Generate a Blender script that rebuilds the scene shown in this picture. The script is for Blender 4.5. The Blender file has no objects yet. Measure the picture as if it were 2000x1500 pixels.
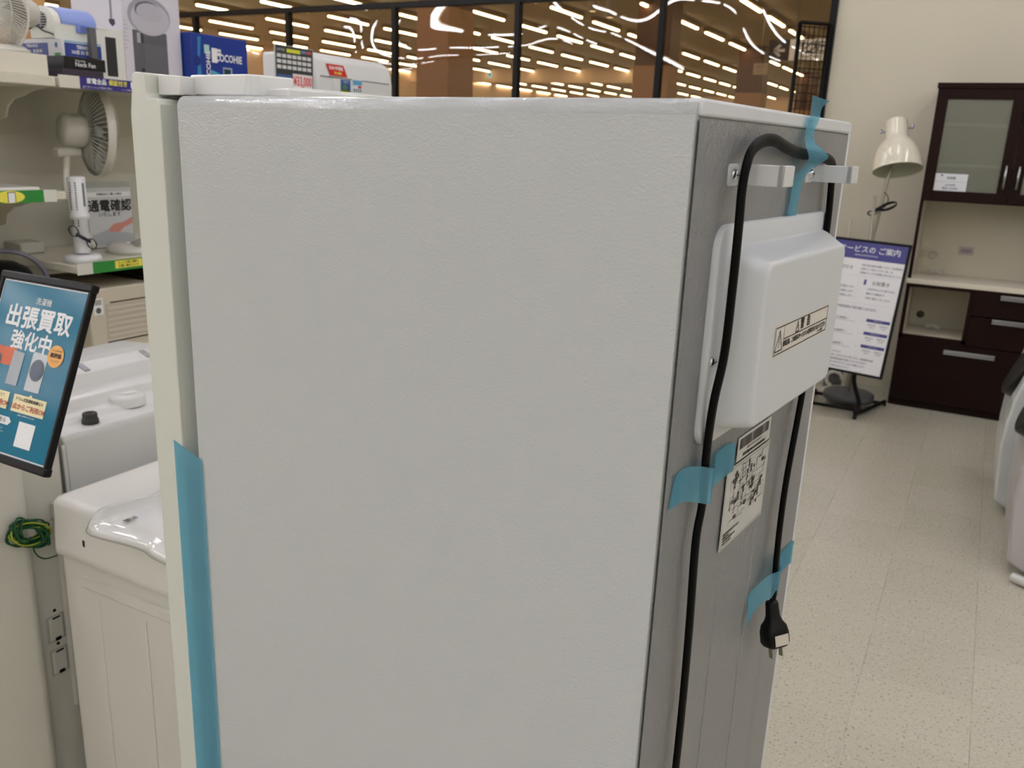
import bpy, bmesh, math, random
from mathutils import Vector, Matrix
from math import sin, cos, pi, radians
random.seed(7)
S = bpy.context.scene
COL = S.collection

# ------------------------------------------------------------------ camera
FPX, PITCH, ROLL, YAW = 1681.743, 0.27202344, 0.04085666, 0.48998739
EYE = Vector((0, 0, 1.5))
FWD = Vector((-sin(YAW)*cos(PITCH), cos(YAW)*cos(PITCH), -sin(PITCH)))
R0 = Vector((cos(YAW), sin(YAW), 0)); U0 = R0.cross(FWD)
RT = R0*cos(ROLL) + U0*sin(ROLL); UP = U0*cos(ROLL) - R0*sin(ROLL)
cam = bpy.data.cameras.new('camera'); camo = bpy.data.objects.new('camera', cam); COL.objects.link(camo)
camo.matrix_world = Matrix(((RT.x, UP.x, -FWD.x, 0), (RT.y, UP.y, -FWD.y, 0), (RT.z, UP.z, -FWD.z, 1.5), (0, 0, 0, 1)))
cam.sensor_width = 36; cam.lens = 36*FPX/2000; cam.clip_start = .02; cam.clip_end = 200
cam.dof.use_dof = True; cam.dof.focus_distance = .80; cam.dof.aperture_fstop = 14
S.camera = camo
# ------------------------------------------------------------------ world, exposure
S.view_settings.view_transform = 'Standard'; S.view_settings.look = 'None'
S.view_settings.gamma = 1; S.view_settings.use_curve_mapping = False
S.view_settings.exposure = 0.0
W = bpy.data.worlds.new('world'); S.world = W; W.use_nodes = True
W.node_tree.nodes['Background'].inputs[0].default_value = (.85, .87, .9, 1)
W.node_tree.nodes['Background'].inputs[1].default_value = .05
NEAR_LIGHT = 28.0      # emission of the white tubes on this side of the glass
FAR_LIGHT = 13.0        # emission of the warm tubes in the hall beyond

# survey helpers: where a sight line of the photograph meets a plane of the room
def ray(x, y): return RT*((x-1000)/FPX) - UP*((y-750)/FPX) + FWD
def atz(x, y, z): d = ray(x, y); return EYE + d*((z-1.5)/d.z)
def aty(x, y, Y): d = ray(x, y); return EYE + d*(Y/d.y)
def atx(x, y, X): d = ray(x, y); return EYE + d*(X/d.x)

# ------------------------------------------------------------------ materials
def lin(c):
    if isinstance(c, str): c = tuple(int(c[i:i+2], 16)/255 for i in (0, 2, 4))
    return tuple(v/12.92 if v <= .04045 else ((v+.055)/1.055)**2.4 for v in c) + (1,)
MC = {}
def M(col, rough=.5, metal=0, coat=0, emit=0, ior=1.45):
    k = (col, rough, metal, coat, emit, ior)
    if k in MC: return MC[k]
    m = bpy.data.materials.new('paint_' + str(col)); m.use_nodes = True; b = m.node_tree.nodes['Principled BSDF']
    b.inputs['Base Color'].default_value = lin(col); b.inputs['Roughness'].default_value = rough
    b.inputs['Metallic'].default_value = metal; b.inputs['Coat Weight'].default_value = coat
    b.inputs['IOR'].default_value = ior
    if emit:
        b.inputs['Emission Color'].default_value = lin(col); b.inputs['Emission Strength'].default_value = emit
    MC[k] = m; return m
def nodes(m):
    nt = m.node_tree; return nt, nt.nodes, nt.links
def bumpy(name, col, rough, scale, dist, strength=.5, detail=2, distort=1., metal=0, stretch=(1, 1, 1), coat=0, var=0, lowscale=0, lowdist=0, ior=1.45):
    # patterned or embossed surface
    m = bpy.data.materials.new(name); m.use_nodes = True; nt, N, L = nodes(m); b = N['Principled BSDF']
    b.inputs['Base Color'].default_value = lin(col); b.inputs['Roughness'].default_value = rough; b.inputs['Metallic'].default_value = metal
    b.inputs['Coat Weight'].default_value = coat; b.inputs['IOR'].default_value = ior
    tc = N.new('ShaderNodeTexCoord'); mp = N.new('ShaderNodeMapping'); mp.inputs['Scale'].default_value = stretch
    L.new(tc.outputs['Object'], mp.inputs['Vector'])
    n = N.new('ShaderNodeTexNoise'); n.inputs['Scale'].default_value = scale; n.inputs['Detail'].default_value = detail
    n.inputs['Distortion'].default_value = distort; L.new(mp.outputs[0], n.inputs['Vector'])
    bp = N.new('ShaderNodeBump'); bp.inputs['Strength'].default_value = strength; bp.inputs['Distance'].default_value = dist
    L.new(n.outputs['Fac'], bp.inputs['Height']); L.new(bp.outputs[0], b.inputs['Normal'])
    if lowscale:
        n2 = N.new('ShaderNodeTexNoise'); n2.inputs['Scale'].default_value = lowscale; n2.inputs['Detail'].default_value = 0
        L.new(tc.outputs['Object'], n2.inputs['Vector'])
        b2 = N.new('ShaderNodeBump'); b2.inputs['Distance'].default_value = lowdist; b2.inputs['Strength'].default_value = 1
        L.new(n2.outputs['Fac'], b2.inputs['Height']); L.new(b2.outputs[0], bp.inputs['Normal'])
    if var:
        n3 = N.new('ShaderNodeTexNoise'); n3.inputs['Scale'].default_value = 3; L.new(tc.outputs['Object'], n3.inputs['Vector'])
        mx = N.new('ShaderNodeMix'); mx.data_type = 'RGBA'; c = lin(col)
        mx.inputs[6].default_value = tuple(v*(1-var) for v in c[:3]) + (1,); mx.inputs[7].default_value = c
        L.new(n3.outputs['Fac'], mx.inputs[0]); L.new(mx.outputs[2], b.inputs['Base Color'])
    return m
def film(name, tint, dif, fac, rough=.15, gl=.08, cols=None):
    """thin translucent film: tinted see-through + a share of diffuse + gloss"""
    m = bpy.data.materials.new(name); m.use_nodes = True; nt, N, L = nodes(m); N.remove(N['Principled BSDF'])
    t = N.new('ShaderNodeBsdfTransparent'); t.inputs[0].default_value = lin(tint)
    d = N.new('ShaderNodeBsdfDiffuse'); d.inputs[0].default_value = lin(dif)
    g = N.new('ShaderNodeBsdfGlossy'); g.inputs['Roughness'].default_value = rough
    a = N.new('ShaderNodeMixShader'); a.inputs[0].default_value = fac; L.new(t.outputs[0], a.inputs[1]); L.new(d.outputs[0], a.inputs[2])
    b = N.new('ShaderNodeMixShader'); b.inputs[0].default_value = gl; L.new(a.outputs[0], b.inputs[1]); L.new(g.outputs[0], b.inputs[2])
    L.new(b.outputs[0], N['Material Output'].inputs[0]); return m

mFridge = bumpy('fridge_white', 'bec2c2', .10, 170, .0016, .3, 2.5, 1.6, stretch=(1, 1, 1.6), lowscale=5, lowdist=.0015)
mSilver = bumpy('fridge_back', '9a9c9e', .42, 200, .003, .7, 2.5, 1.4, metal=.5, stretch=(1, 1.8, .8))
mWhiteP = M('dadbd8', .3)
mWhiteG = M('e2e3e1', .18)
mTrim = M('d6dade', .3)
mCream = M('e3ded0', .25)
mWasher = M('e6e4de', .22)
mWasherB = bumpy('washer_panel', 'dcdad2', .3, 30, .0003, .3, 1, 0)
mBlack = M('050506', .4, 0, 0, 0, 1.33); mBlackM = M('0b0b0b', .6); mChrome = M('c8ccd0', .2, 1); mSteel = M('a9acae', .35, 1)
mWood = bumpy('dark_wood', '24100b', .5, 40, .0004, .3, 3, .6, stretch=(8, 8, 1), var=.35, ior=1.25)
mCard = M('0d0d0e', .4)
mTape = film('blue_tape', 'a8d4e2', '78caea', .33, .2, .05)
mClear = film('clear_plastic', 'e8ecec', 'e6e8e6', .12, .12, .10)
mBag = film('plastic_bag', 'dcdcd8', 'e2e2de', .35, .2, .14)
mPaper = M('e9e7e2', .6)
mGreenS = M('2f8a3a', .45); mYellow = M('efe35a', .5)

def glass_mat():
    m = bpy.data.materials.new('partition_glass'); m.use_nodes = True; nt, N, L = nodes(m); N.remove(N['Principled BSDF'])
    t = N.new('ShaderNodeBsdfTransparent'); t.inputs[0].default_value = (.86, .80, .73, 1)
    g = N.new('ShaderNodeBsdfGlossy'); g.inputs['Roughness'].default_value = .0
    tc = N.new('ShaderNodeTexCoord'); n = N.new('ShaderNodeTexNoise'); n.inputs['Scale'].default_value = 1.5; n.inputs['Detail'].default_value = 0
    L.new(tc.outputs['Object'], n.inputs['Vector'])
    bp = N.new('ShaderNodeBump'); bp.inputs['Distance'].default_value = .028; bp.inputs['Strength'].default_value = 1
    L.new(n.outputs['Fac'], bp.inputs['Height']); L.new(bp.outputs[0], g.inputs['Normal'])
    # Schlick reflectance, the same from both faces of the pane
    ge = N.new('ShaderNodeNewGeometry'); dp = N.new('ShaderNodeVectorMath'); dp.operation = 'DOT_PRODUCT'; L.new(ge.outputs['Normal'], dp.inputs[0]); L.new(ge.outputs['Incoming'], dp.inputs[1])
    def mth(op, a_, b_):
        q = N.new('ShaderNodeMath'); q.operation = op
        for i, v in enumerate((a_, b_)):
            if isinstance(v, (int, float)): q.inputs[i].default_value = v
            elif v is not None: L.new(v, q.inputs[i])
        return q.outputs[0]
    fr_ = mth('ADD', mth('MULTIPLY', mth('POWER', mth('SUBTRACT', 1, mth('ABSOLUTE', dp.outputs['Value'], None)), 5), .95), .045)
    mx = N.new('ShaderNodeMixShader'); L.new(fr_, mx.inputs[0]); L.new(t.outputs[0], mx.inputs[1]); L.new(g.outputs[0], mx.inputs[2])
    L.new(mx.outputs[0], N['Material Output'].inputs[0]); return m
mGlass = glass_mat()

def floor_mat():
    m = bpy.data.materials.new('vinyl_tile'); m.use_nodes = True; nt, N, L = nodes(m); b = N['Principled BSDF']
    b.inputs['Roughness'].default_value = .27
    tc = N.new('ShaderNodeTexCoord'); sep = N.new('ShaderNodeSeparateXYZ'); L.new(tc.outputs['Object'], sep.inputs[0])
    def mth(op, a, b_=None, c=None):
        n = N.new('ShaderNodeMath'); n.operation = op
        for i, v in enumerate((a, b_, c)):
            if v is None: continue
            if isinstance(v, (int, float)): n.inputs[i].default_value = v
            else: L.new(v, n.inputs[i])
        return n.outputs[0]
    lines = []; cells = []
    for o, off in ((sep.outputs[0], .414), (sep.outputs[1], -2.243)):
        u = mth('DIVIDE', mth('ADD', o, off+30), .3)
        fr = mth('FRACT', u); cells.append(mth('FLOOR', u))
        dmin = mth('MINIMUM', fr, mth('SUBTRACT', 1, fr))
        lines.append(mth('LESS_THAN', dmin, .0032))
    ln = mth('MAXIMUM', lines[0], mth('MULTIPLY', lines[1], .45))
    brk = N.new('ShaderNodeTexNoise'); brk.inputs['Scale'].default_value = 5; L.new(tc.outputs['Object'], brk.inputs['Vector'])
    ln = mth('MULTIPLY', ln, mth('MULTIPLY_ADD', brk.outputs['Fac'], 2.6, -.75))
    ln = mth('MINIMUM', mth('MAXIMUM', ln, 0), 1)
    cb = N.new('ShaderNodeCombineXYZ'); L.new(cells[0], cb.inputs[0]); L.new(cells[1], cb.inputs[1])
    wn = N.new('ShaderNodeTexWhiteNoise'); wn.noise_dimensions = '2D'; L.new(cb.outputs[0], wn.inputs['Vector'])
    def mix(f, c1, c2):
        x = N.new('ShaderNodeMix'); x.data_type = 'RGBA'
        if isinstance(f, (int, float)): x.inputs[0].default_value = f
        else: L.new(f, x.inputs[0])
        for i, c in ((6, c1), (7, c2)):
            if isinstance(c, tuple): x.inputs[i].default_value = c
            else: L.new(c, x.inputs[i])
        return x.outputs[2]
    base = mix(wn.outputs['Value'], lin('c4c0ae'), lin('cac5b4'))
    n1 = N.new('ShaderNodeTexNoise'); n1.inputs['Scale'].default_value = 120; n1.inputs['Detail'].default_value = 3; n1.inputs['Roughness'].default_value = .6
    L.new(tc.outputs['Object'], n1.inputs['Vector'])
    r1 = N.new('ShaderNodeValToRGB'); r1.color_ramp.elements[0].position = .585; r1.color_ramp.elements[1].position = .66; L.new(n1.outputs['Fac'], r1.inputs[0])
    base = mix(mth('MULTIPLY', r1.outputs[0], .8), base, lin('746b5c'))
    n2 = N.new('ShaderNodeTexNoise'); n2.inputs['Scale'].default_value = 70; n2.inputs['Detail'].default_value = 3
    mp = N.new('ShaderNodeMapping'); mp.inputs['Location'].default_value = (7, 3, 1); L.new(tc.outputs['Object'], mp.inputs[0]); L.new(mp.outputs[0], n2.inputs['Vector'])
    r2 = N.new('ShaderNodeValToRGB'); r2.color_ramp.elements[0].position = .60; r2.color_ramp.elements[1].position = .69; L.new(n2.outputs['Fac'], r2.inputs[0])
    base = mix(mth('MULTIPLY', r2.outputs[0], .5), base, lin('dcd8cb'))
    base = mix(mth('MULTIPLY', ln, .7), base, lin('6d6557'))
    L.new(base, b.inputs['Base Color'])
    bn = N.new('ShaderNodeTexNoise'); bn.inputs['Scale'].default_value = 12; L.new(tc.outputs['Object'], bn.inputs['Vector'])
    bp = N.new('ShaderNodeBump'); bp.inputs['Distance'].default_value = .0015; bp.inputs['Strength'].default_value = .4
    L.new(bn.outputs['Fac'], bp.inputs['Height']); L.new(bp.outputs[0], b.inputs['Normal'])
    return m

# ------------------------------------------------------------------ mesh builder
class MB:
    def __init__(s): s.bm = bmesh.new(); s.mats = []
    def mi(s, m):
        if m not in s.mats: s.mats.append(m)
        return s.mats.index(m)
    def add(s, verts, faces, m, T=None, smooth=False):
        k = s.mi(m); vs = [s.bm.verts.new((T @ Vector(v)) if T else v) for v in verts]; out = []
        for f in faces:
            try: q = s.bm.faces.new([vs[i] for i in f])
            except ValueError: continue
            q.material_index = k; q.smooth = smooth; out.append(q)
        return out
    def box(s, a, b, m, bev=0, seg=2, T=None, smooth=None):
        t = bmesh.new(); bmesh.ops.create_cube(t, size=1)
        for v in t.verts:
            v.co = Vector([(a[i]+b[i])/2 + v.co[i]*abs(b[i]-a[i]) for i in range(3)])
        if bev:
            for f in bmesh.ops.bevel(t, geom=t.edges[:], offset=bev, segments=seg, affect='EDGES', profile=.5)['faces']: f.smooth = True
        s.merge(t, m, T, None); return s
    def merge(s, t, m, T=None, smooth=False):
        t.verts.index_update()
        sm = [f.smooth for f in t.faces]
        out = s.add([v.co.copy() for v in t.verts], [[v.index for v in f.verts] for f in t.faces], m, T, bool(smooth))
        if smooth is None and len(out) == len(sm):
            for f, q in zip(out, sm): f.smooth = q
        t.free()
    def prism(s, pts, depth, m, T=None, bev=0, seg=2):
        """outline in local x,z extruded along +y"""
        t = bmesh.new(); n = len(pts)
        a = [t.verts.new((p[0], 0, p[1])) for p in pts]; b = [t.verts.new((p[0], depth, p[1])) for p in pts]
        t.faces.new(a); t.faces.new(b[::-1])
        for i in range(n): t.faces.new((a[i], b[i], b[(i+1) % n], a[(i+1) % n]))
        bmesh.ops.recalc_face_normals(t, faces=t.faces[:])
        if bev:
            for f in bmesh.ops.bevel(t, geom=t.edges[:], offset=bev, segments=seg, affect='EDGES', profile=.5)['faces']: f.smooth = True
        s.merge(t, m, T, None); return s
    def cyl(s, p, q, r, m, r2=None, n=24, smooth=True, cap=True):
        p = Vector(p); q = Vector(q); r2 = r if r2 is None else r2; d = (q-p).normalized()
        u = d.orthogonal().normalized(); w = d.cross(u); V = []; F = []
        for c, rr in ((p, r), (q, r2)):
            V += [c + (u*cos(2*pi*i/n) + w*sin(2*pi*i/n))*rr for i in range(n)]
        F = [(i, (i+1) % n, n+(i+1) % n, n+i) for i in range(n)]
        s.add(V, F, m, smooth=smooth)
        if cap:
            s.add(V[:n], [tuple(range(n))[::-1]], m); s.add(V[n:], [tuple(range(n))], m)
        return s
    def tube(s, pts, r, m, n=8, flat=1.0, closed=False, up=None):
        pts = [Vector(p) for p in pts]; V = []; F = []; k = len(pts); pu = None
        for i, p in enumerate(pts):
            a = pts[i-1] if (i or closed) else p; b = pts[(i+1) % k] if (i < k-1 or closed) else p
            d = (b-a).normalized()
            if up is not None: u = Vector(up); u = (u - d*u.dot(d)).normalized()
            elif pu is None: u = d.orthogonal().normalized()
            else: u = (pu - d*pu.dot(d)).normalized()
            pu = u; w = d.cross(u)
            V += [p + (u*cos(2*pi*j/n)*flat + w*sin(2*pi*j/n))*r for j in range(n)]
        for i in range(k if closed else k-1):
            i2 = (i+1) % k
            F += [(i*n+j, i*n+(j+1) % n, i2*n+(j+1) % n, i2*n+j) for j in range(n)]
        if not closed: F += [tuple(range(n))[::-1], tuple(range((k-1)*n, k*n))]
        s.add(V, F, m, smooth=True); return s
    def lathe(s, prof, m, T=None, n=40, smooth=True):
        """prof: (r, z) pairs about the local z axis"""
        V = []; F = []
        for r, z in prof: V += [(r*cos(2*pi*i/n), r*sin(2*pi*i/n), z) for i in range(n)]
        for k in range(len(prof)-1):
            F += [(k*n+i, k*n+(i+1) % n, (k+1)*n+(i+1) % n, (k+1)*n+i) for i in range(n)]
        s.add(V, F, m, T, smooth); return s
    def art(s, O, u, v, items):
        """flat printing on a surface: origin O, unit axes u (right) and v (up)"""
        O = Vector(O); u = Vector(u).normalized(); v = Vector(v).normalized(); w = u.cross(v)
        P = lambda x, y, l: O + u*x + v*y + w*(l*.00025)
        for it in items:
            k, m, l = it[0], it[1], it[2]
            if k == 'r':
                x0, y0, x1, y1 = it[3:7]; s.add([P(x0, y0, l), P(x1, y0, l), P(x1, y1, l), P(x0, y1, l)], [(0, 1, 2, 3)], m)
            elif k == 'p': s.add([P(x, y, l) for x, y in it[3]], [tuple(range(len(it[3])))], m)
            elif k == 'c':
                cx, cy, rx, ry = it[3:7]; s.add([P(cx+rx*cos(2*pi*i/28), cy+ry*sin(2*pi*i/28), l) for i in range(28)], [tuple(range(28))], m)
            elif k == 'l':
                pts, wd = it[3], it[4]
                for (ax, ay), (bx, by) in zip(pts[:-1], pts[1:]):
                    L_ = math.hypot(bx-ax, by-ay) or 1; nx, ny = -(by-ay)/L_*wd/2, (bx-ax)/L_*wd/2
                    s.add([P(ax+nx, ay+ny, l), P(ax-nx, ay-ny, l), P(bx-nx, by-ny, l), P(bx+nx, by+ny, l)], [(0, 1, 2, 3)], m)
            elif k == 't':
                x, y, size, txt = it[3:7]; opt = it[7] if len(it) > 7 else {}
                vs0, fs0 = text_mesh(txt, 0, opt.get('al', 'CENTER')); bo = opt.get('bold', 0); vs = []; fs = []; lv = []
                for q_, (da, db) in enumerate(((0, 0),) if not bo else ((-bo, 0), (bo, 0), (0, bo), (0, -bo))):
                    fs += [tuple(i+len(vs) for i in f) for f in fs0]; vs += [(a+da, b+db) for a, b in vs0]; lv += [q_*.35]*len(vs0)
                sx = opt.get('sx', 1); sh = opt.get('shear', 0); rot = opt.get('rot', 0)
                c_, s_ = cos(rot), sin(rot); V = []
                for (a, b), dl in zip(vs, lv):
                    a, b = a*size*sx + b*size*sh, b*size
                    V.append(P(x + a*c_ - b*s_, y + a*s_ + b*c_, l+dl))
                s.add(V, fs, m)
        return s
    def obj(s, name, parent=None, loc=None, rot=None, T=None):
        me = bpy.data.meshes.new(name)
        bmesh.ops.remove_doubles(s.bm, verts=s.bm.verts[:], dist=1e-6) if False else None
        s.bm.to_mesh(me); s.bm.free()
        for m in s.mats: me.materials.append(m)
        o = bpy.data.objects.new(name, me); COL.objects.link(o)
        if parent: o.parent = parent
        if loc is not None: o.location = loc
        if rot is not None: o.rotation_euler = rot
        if T is not None: o.matrix_local = T
        return o
TC = {}
def text_mesh(txt, bold, al):
    k = (txt, bold, al)
    if k in TC: return TC[k]
    c = bpy.data.curves.new('t', 'FONT'); c.body = txt; c.size = 1; c.resolution_u = 2; c.offset = bold; c.align_x = al; c.align_y = 'CENTER'
    o = bpy.data.objects.new('t', c); COL.objects.link(o); bpy.context.view_layer.update()
    me = bpy.data.meshes.new_from_object(o.evaluated_get(bpy.context.evaluated_depsgraph_get()))
    vs = [(v.co.x, v.co.y) for v in me.vertices]; fs = [tuple(p.vertices) for p in me.polygons]
    bpy.data.objects.remove(o); bpy.data.curves.remove(c); bpy.data.meshes.remove(me)
    TC[k] = (vs, fs); return TC[k]
def curve_pts(P, n=6, closed=False):
    P = [Vector(p) for p in P]; out = []; k = len(P)
    for i in range(k if closed else k-1):
        if closed: a, b, c, d = P[i-1], P[i], P[(i+1) % k], P[(i+2) % k]
        else: a, b, c, d = P[max(i-1, 0)], P[i], P[i+1], P[min(i+2, k-1)]
        for j in range(n):
            t = j/n
            out.append(.5*((2*b) + (c-a)*t + (2*a-5*b+4*c-d)*t*t + (3*b-a-3*c+d)*t**3))
    if not closed: out.append(P[-1])
    return out
def tag(o, label=None, cat=None, group=None, kind=None):
    for k, v in (('label', label), ('category', cat), ('group', group), ('kind', kind)):
        if v: o[k] = v
    return o
def empty(name, loc, label, cat, rz=0, group=None):
    o = bpy.data.objects.new(name, None); COL.objects.link(o); o.location = loc; o.rotation_euler = (0, 0, rz); o.empty_display_size = .05
    return tag(o, label, cat, group)
def struct(o): o['kind'] = 'structure'; return o
def copy_tree(o, parent=None):
    c = o.copy(); COL.objects.link(c); c.parent = parent
    for ch in [x for x in bpy.data.objects if x.parent == o]: copy_tree(ch, c)
    return c

# ================================================================== THE SETTING
HC = 3.78                                   # ceiling height
GY = 6.22                                   # plane of the glass partition and the back wall
mWall = bumpy('wall_paint', 'd9d2be', .6, 60, .0004, .25, 2, 0, var=.04)
mCeil = bumpy('ceiling_board', 'a99a88', .8, 20, .0005, .2, 2, 0, var=.10)
mPink = bumpy('hall_paint', 'dcc3b0', .7, 20, .0004, .2, 2, 0)
struct(MB().box((-18, -9, -.1), (7, 38, 0), floor_mat()).obj('floor'))
struct(MB().box((-18, -9, HC), (7, 38, HC+.1), mCeil).obj('ceiling'))
struct(MB().box((-1.10, GY, 0), (7, GY+.15, HC), mWall).obj('wall_back'))
struct(MB().box((-18.1, -9, 0), (-17.9, 38, HC), mPink).obj('wall_left'))
struct(MB().box((5.5, -9, 0), (5.6, GY, HC), mWall).obj('wall_right'))
struct(MB().box((-18, -9.1, 0), (7, -9, HC), mWall).obj('wall_rear'))
struct(MB().box((-18, 38, 0), (7, 38.1, HC), mPink).obj('wall_far'))
struct(MB().box((-9.25, 1.0, 2.63), (-9.0, 6.17, HC-.002), bumpy('bulkhead_paint', 'd9ab78', .7, 20, .0004, .2, 2, 0)).obj('trim_1'))
# lower ceiling band in front of the far wall
struct(MB().box((-17.8, 25.2, 3.36), (-9.6, 25.4, HC-.002), mPink).obj('trim_2'))
# glass partition
BX = [-1.08 - 1.155*i for i in range(15)]
w = bpy.data.objects.new('window_1', None); COL.objects.link(w); w['kind'] = 'structure'; w.location = (-1.1, GY, 0)
fr = MB()
for x in BX: fr.box((x-.022, GY-.03, 0), (x+.022, GY+.03, 2.56), mBlack, .004, 1)
fr.box((BX[-1], GY-.028, 2.53), (-1.08, GY+.028, 2.575), mBlack, .004, 1)
fr.box((BX[-1], GY-.028, .0), (-1.08, GY+.028, .08), mBlack, .004, 1)
fr.box((BX[-1], GY-.028, 1.68), (BX[7], GY+.028, 1.72), mBlack, .004, 1)
o = fr.obj('window_frame', w, loc=(1.1, -GY, 0)); o['kind'] = 'structure'
for i in range(14):
    g = MB(); g.box((BX[i+1]+.022, GY-.004, .08), (BX[i]-.022, GY+.004, 2.53), mGlass)
    o = g.obj('pane', w, loc=(1.1, -GY, 0)); o['kind'] = 'structure'
# trim post closing the partition against the wall
struct(MB().box((-1.10, GY-.012, 0), (-1.055, GY, HC-.01), M('b9b6a8', .5)).obj('trim_3'))

# ceiling lights : rows along y
def light(near):
    m = MB()
    m.box((-.05, -.62, .0), (.05, .62, .07), M('b9ad98' if near else '8a7355', .6))
    m.box((-.027, -.6, -.035), (.027, .6, .0), M('f3f5ff' if near else 'ffefc2', .4, 0, 0, NEAR_LIGHT if near else FAR_LIGHT), .012, 2)
    return m.obj('ceiling_light')
near0, far0 = light(True), light(False)
rows = [-3.73 + 1.57*k for k in range(-9, 6)]
n_near = n_far = 0
def place_light(src, used, x, y, lab, grp):
    o = src if not used else src.copy()
    if used: COL.objects.link(o)
    o.location = (x, y, 3.705); tag(o, lab, 'ceiling light', grp); return o
for x in rows:
    for j in range(0, 18):
        y = 14.32 + 1.75*(j-4)
        if y > GY+.7:
            if x > 1.5-.12*y: continue
            place_light(far0, n_far, x, y, 'warm tube light on the brown ceiling of the hall beyond the glass partition', 'warm ceiling tubes seen through the glass'); n_far += 1
for x in rows:
    for j in range(8):
        y = -7.6 + 1.75*j
        place_light(near0, n_near, x, y, 'white tube light on the ceiling on the near side of the glass partition', 'white ceiling tubes over the sales floor'); n_near += 1

# columns in the hall
def column(y, lab, cx=-5.15, w=.30, zs=2.8):
    t = empty('column', (cx, y, 0), lab, 'column', group=None)
    MB().box((-w, -.25, 0), (w, .25, zs), M('a9805c', .45), .004, 1).obj('lower_cladding', t)
    MB().box((-w+.01, -.24, zs), (w-.01, .24, HC-.002), M('5c3a2a', .45), .004, 1).obj('upper_cladding', t)
column(8.05, 'widest brown square column just behind the glass partition', (aty(813, 100, 7.8).x+aty(875, 100, 7.8).x)/2, (aty(875, 100, 7.8).x-aty(813, 100, 7.8).x)/2)
column(14.2, 'brown square column behind the black glazing post nearest the arrow sign side, second from the glass')
column(20.5, 'narrow brown square column far back in the hall, left of the small hanging sign')
column(27.0, 'farthest and thinnest brown square column, just left of the black mesh panel')

# ================================================================== REFRIGERATOR
YF = .10833
FR = empty('refrigerator', (-.1761, .56997, 0), 'white upright refrigerator seen from its side and silver back, blue tape on it', 'refrigerator', rz=-YF)
FH = 1.5335; FWD_ = .378
b = MB()
t = bmesh.new(); bmesh.ops.create_cube(t, size=1)
for v in t.verts: v.co = Vector((-.2776+.5528*v.co.x, FWD_/2+FWD_*v.co.y, .03+(FH-.03)*(v.co.z+.5)))
eg = [e for e in t.edges if all(v.co.z > FH-.001 for v in e.verts) and all(v.co.y < .001 for v in e.verts)]
for f in bmesh.ops.bevel(t, geom=eg, offset=.011, segments=8, affect='EDGES', profile=.5)['faces']: f.smooth = True
b.merge(t, mFridge, None, None)
b.box((-.01, FWD_-.0055, .03), (.0018, FWD_, FH-.001), mTrim, .0015, 2)
b.box((-.01, .0035, FH-.0115), (.0022, FWD_-.003, FH), mTrim, .0025, 3)
b.box((-.5, .02, 0), (-.05, .06, .03), mBlack); b.box((-.5, .32, 0), (-.05, .36, .03), mBlack)
b.obj('body', FR)
# back panel with pressed ribs
bp = MB()
def backx(y, z):
    zr = z - FH; h = -.0025
    if y > .325: h += .0
    elif y > .30: h -= .004*min(1, (.325-y)/.012) if zr < -.05 else 0
    if y < .075 and y > .05 and zr < -.3: h -= .002
    return h
ny, nz = 60, 150; V = []; F = []
for i in range(ny+1):
    for j in range(nz+1):
        y = .0030 + (FWD_-.0085)*i/ny; z = .05 + (FH-.0125-.05)*j/nz
        x = .0010
        zr = z-FH
        sm = lambda t_: max(0, min(1, t_))**2*(3-2*max(0, min(1, t_)))
        x -= .0016*sm((.318-y)/.016)*sm((y-.045)/.016)*sm((-zr-.265)/.02)       # shallow pressed field below the cover
        V.append((x, y, z))
F = [(i*(nz+1)+j, (i+1)*(nz+1)+j, (i+1)*(nz+1)+j+1, i*(nz+1)+j+1) for i in range(ny) for j in range(nz)]
bp.add(V, F, mSilver, smooth=True)
for y0 in (.145, .235):
    bp.box((-.0012, y0-.0008, .2), (.0001, y0+.0008, FH-(.42 if y0 < .15 else .39)), mSilver, .0006, 1)
bp.obj('back_panel', FR)
# door
d = MB()
zt = FH
d.prism([(-.630, .06), (-.582, .06), (-.582, zt-.0085), (-.5855, zt-.0035), (-.601, zt-.0035), (-.6035, zt+.0015), (-.6035, zt+.020), (-.6055, zt+.0215), (-.620, zt+.0225), (-.626, zt+.021), (-.634, zt-.02)],
        FWD_+.004, M('d2d5cb', .3), Matrix.Translation((0, -.001, 0)), .0012, 2)
d.obj('door', FR)
MB().box((-.584, .020, .07), (-.552, FWD_-.020, FH-.012), M('a5a7a8', .6)).obj('door_gasket', FR)
hc = MB()
hc.prism([(-.602, 0), (-.565, 0), (-.565, .0185), (-.602, .0205)], .055, mWhiteP, Matrix.Translation((0, .012, FH+.0005)), .001, 1)
hc.box((-.575, .016, FH-.006), (-.558, .05, FH+.001), mBlack)
hc.obj('hinge_bracket', FR)
hc = MB(); t = bmesh.new()
fp = [(-.573, .030), (-.487, .030), (-.480, .034), (-.477, .042), (-.475, .082), (-.573, .082)]; k6 = len(fp)
a = [t.verts.new((x, y, FH+.0012)) for x, y in fp]; c = [t.verts.new((x, y, FH+.0215)) for x, y in fp]
t.faces.new(a[::-1]); t.faces.new(c)
for i in range(k6): t.faces.new((a[i], a[(i+1) % k6], c[(i+1) % k6], c[i]))
bmesh.ops.recalc_face_normals(t, faces=t.faces[:])
for f in bmesh.ops.bevel(t, geom=t.edges[:], offset=.0018, segments=2, affect='EDGES', profile=.5)['faces']: f.smooth = True
hc.merge(t, mWhiteG, None, None)
hc.box((-.573, .05, FH+.001), (-.446, .36, FH+.0098), mWhiteG, .002, 2)
hc.obj('hinge_cover', FR)

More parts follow.
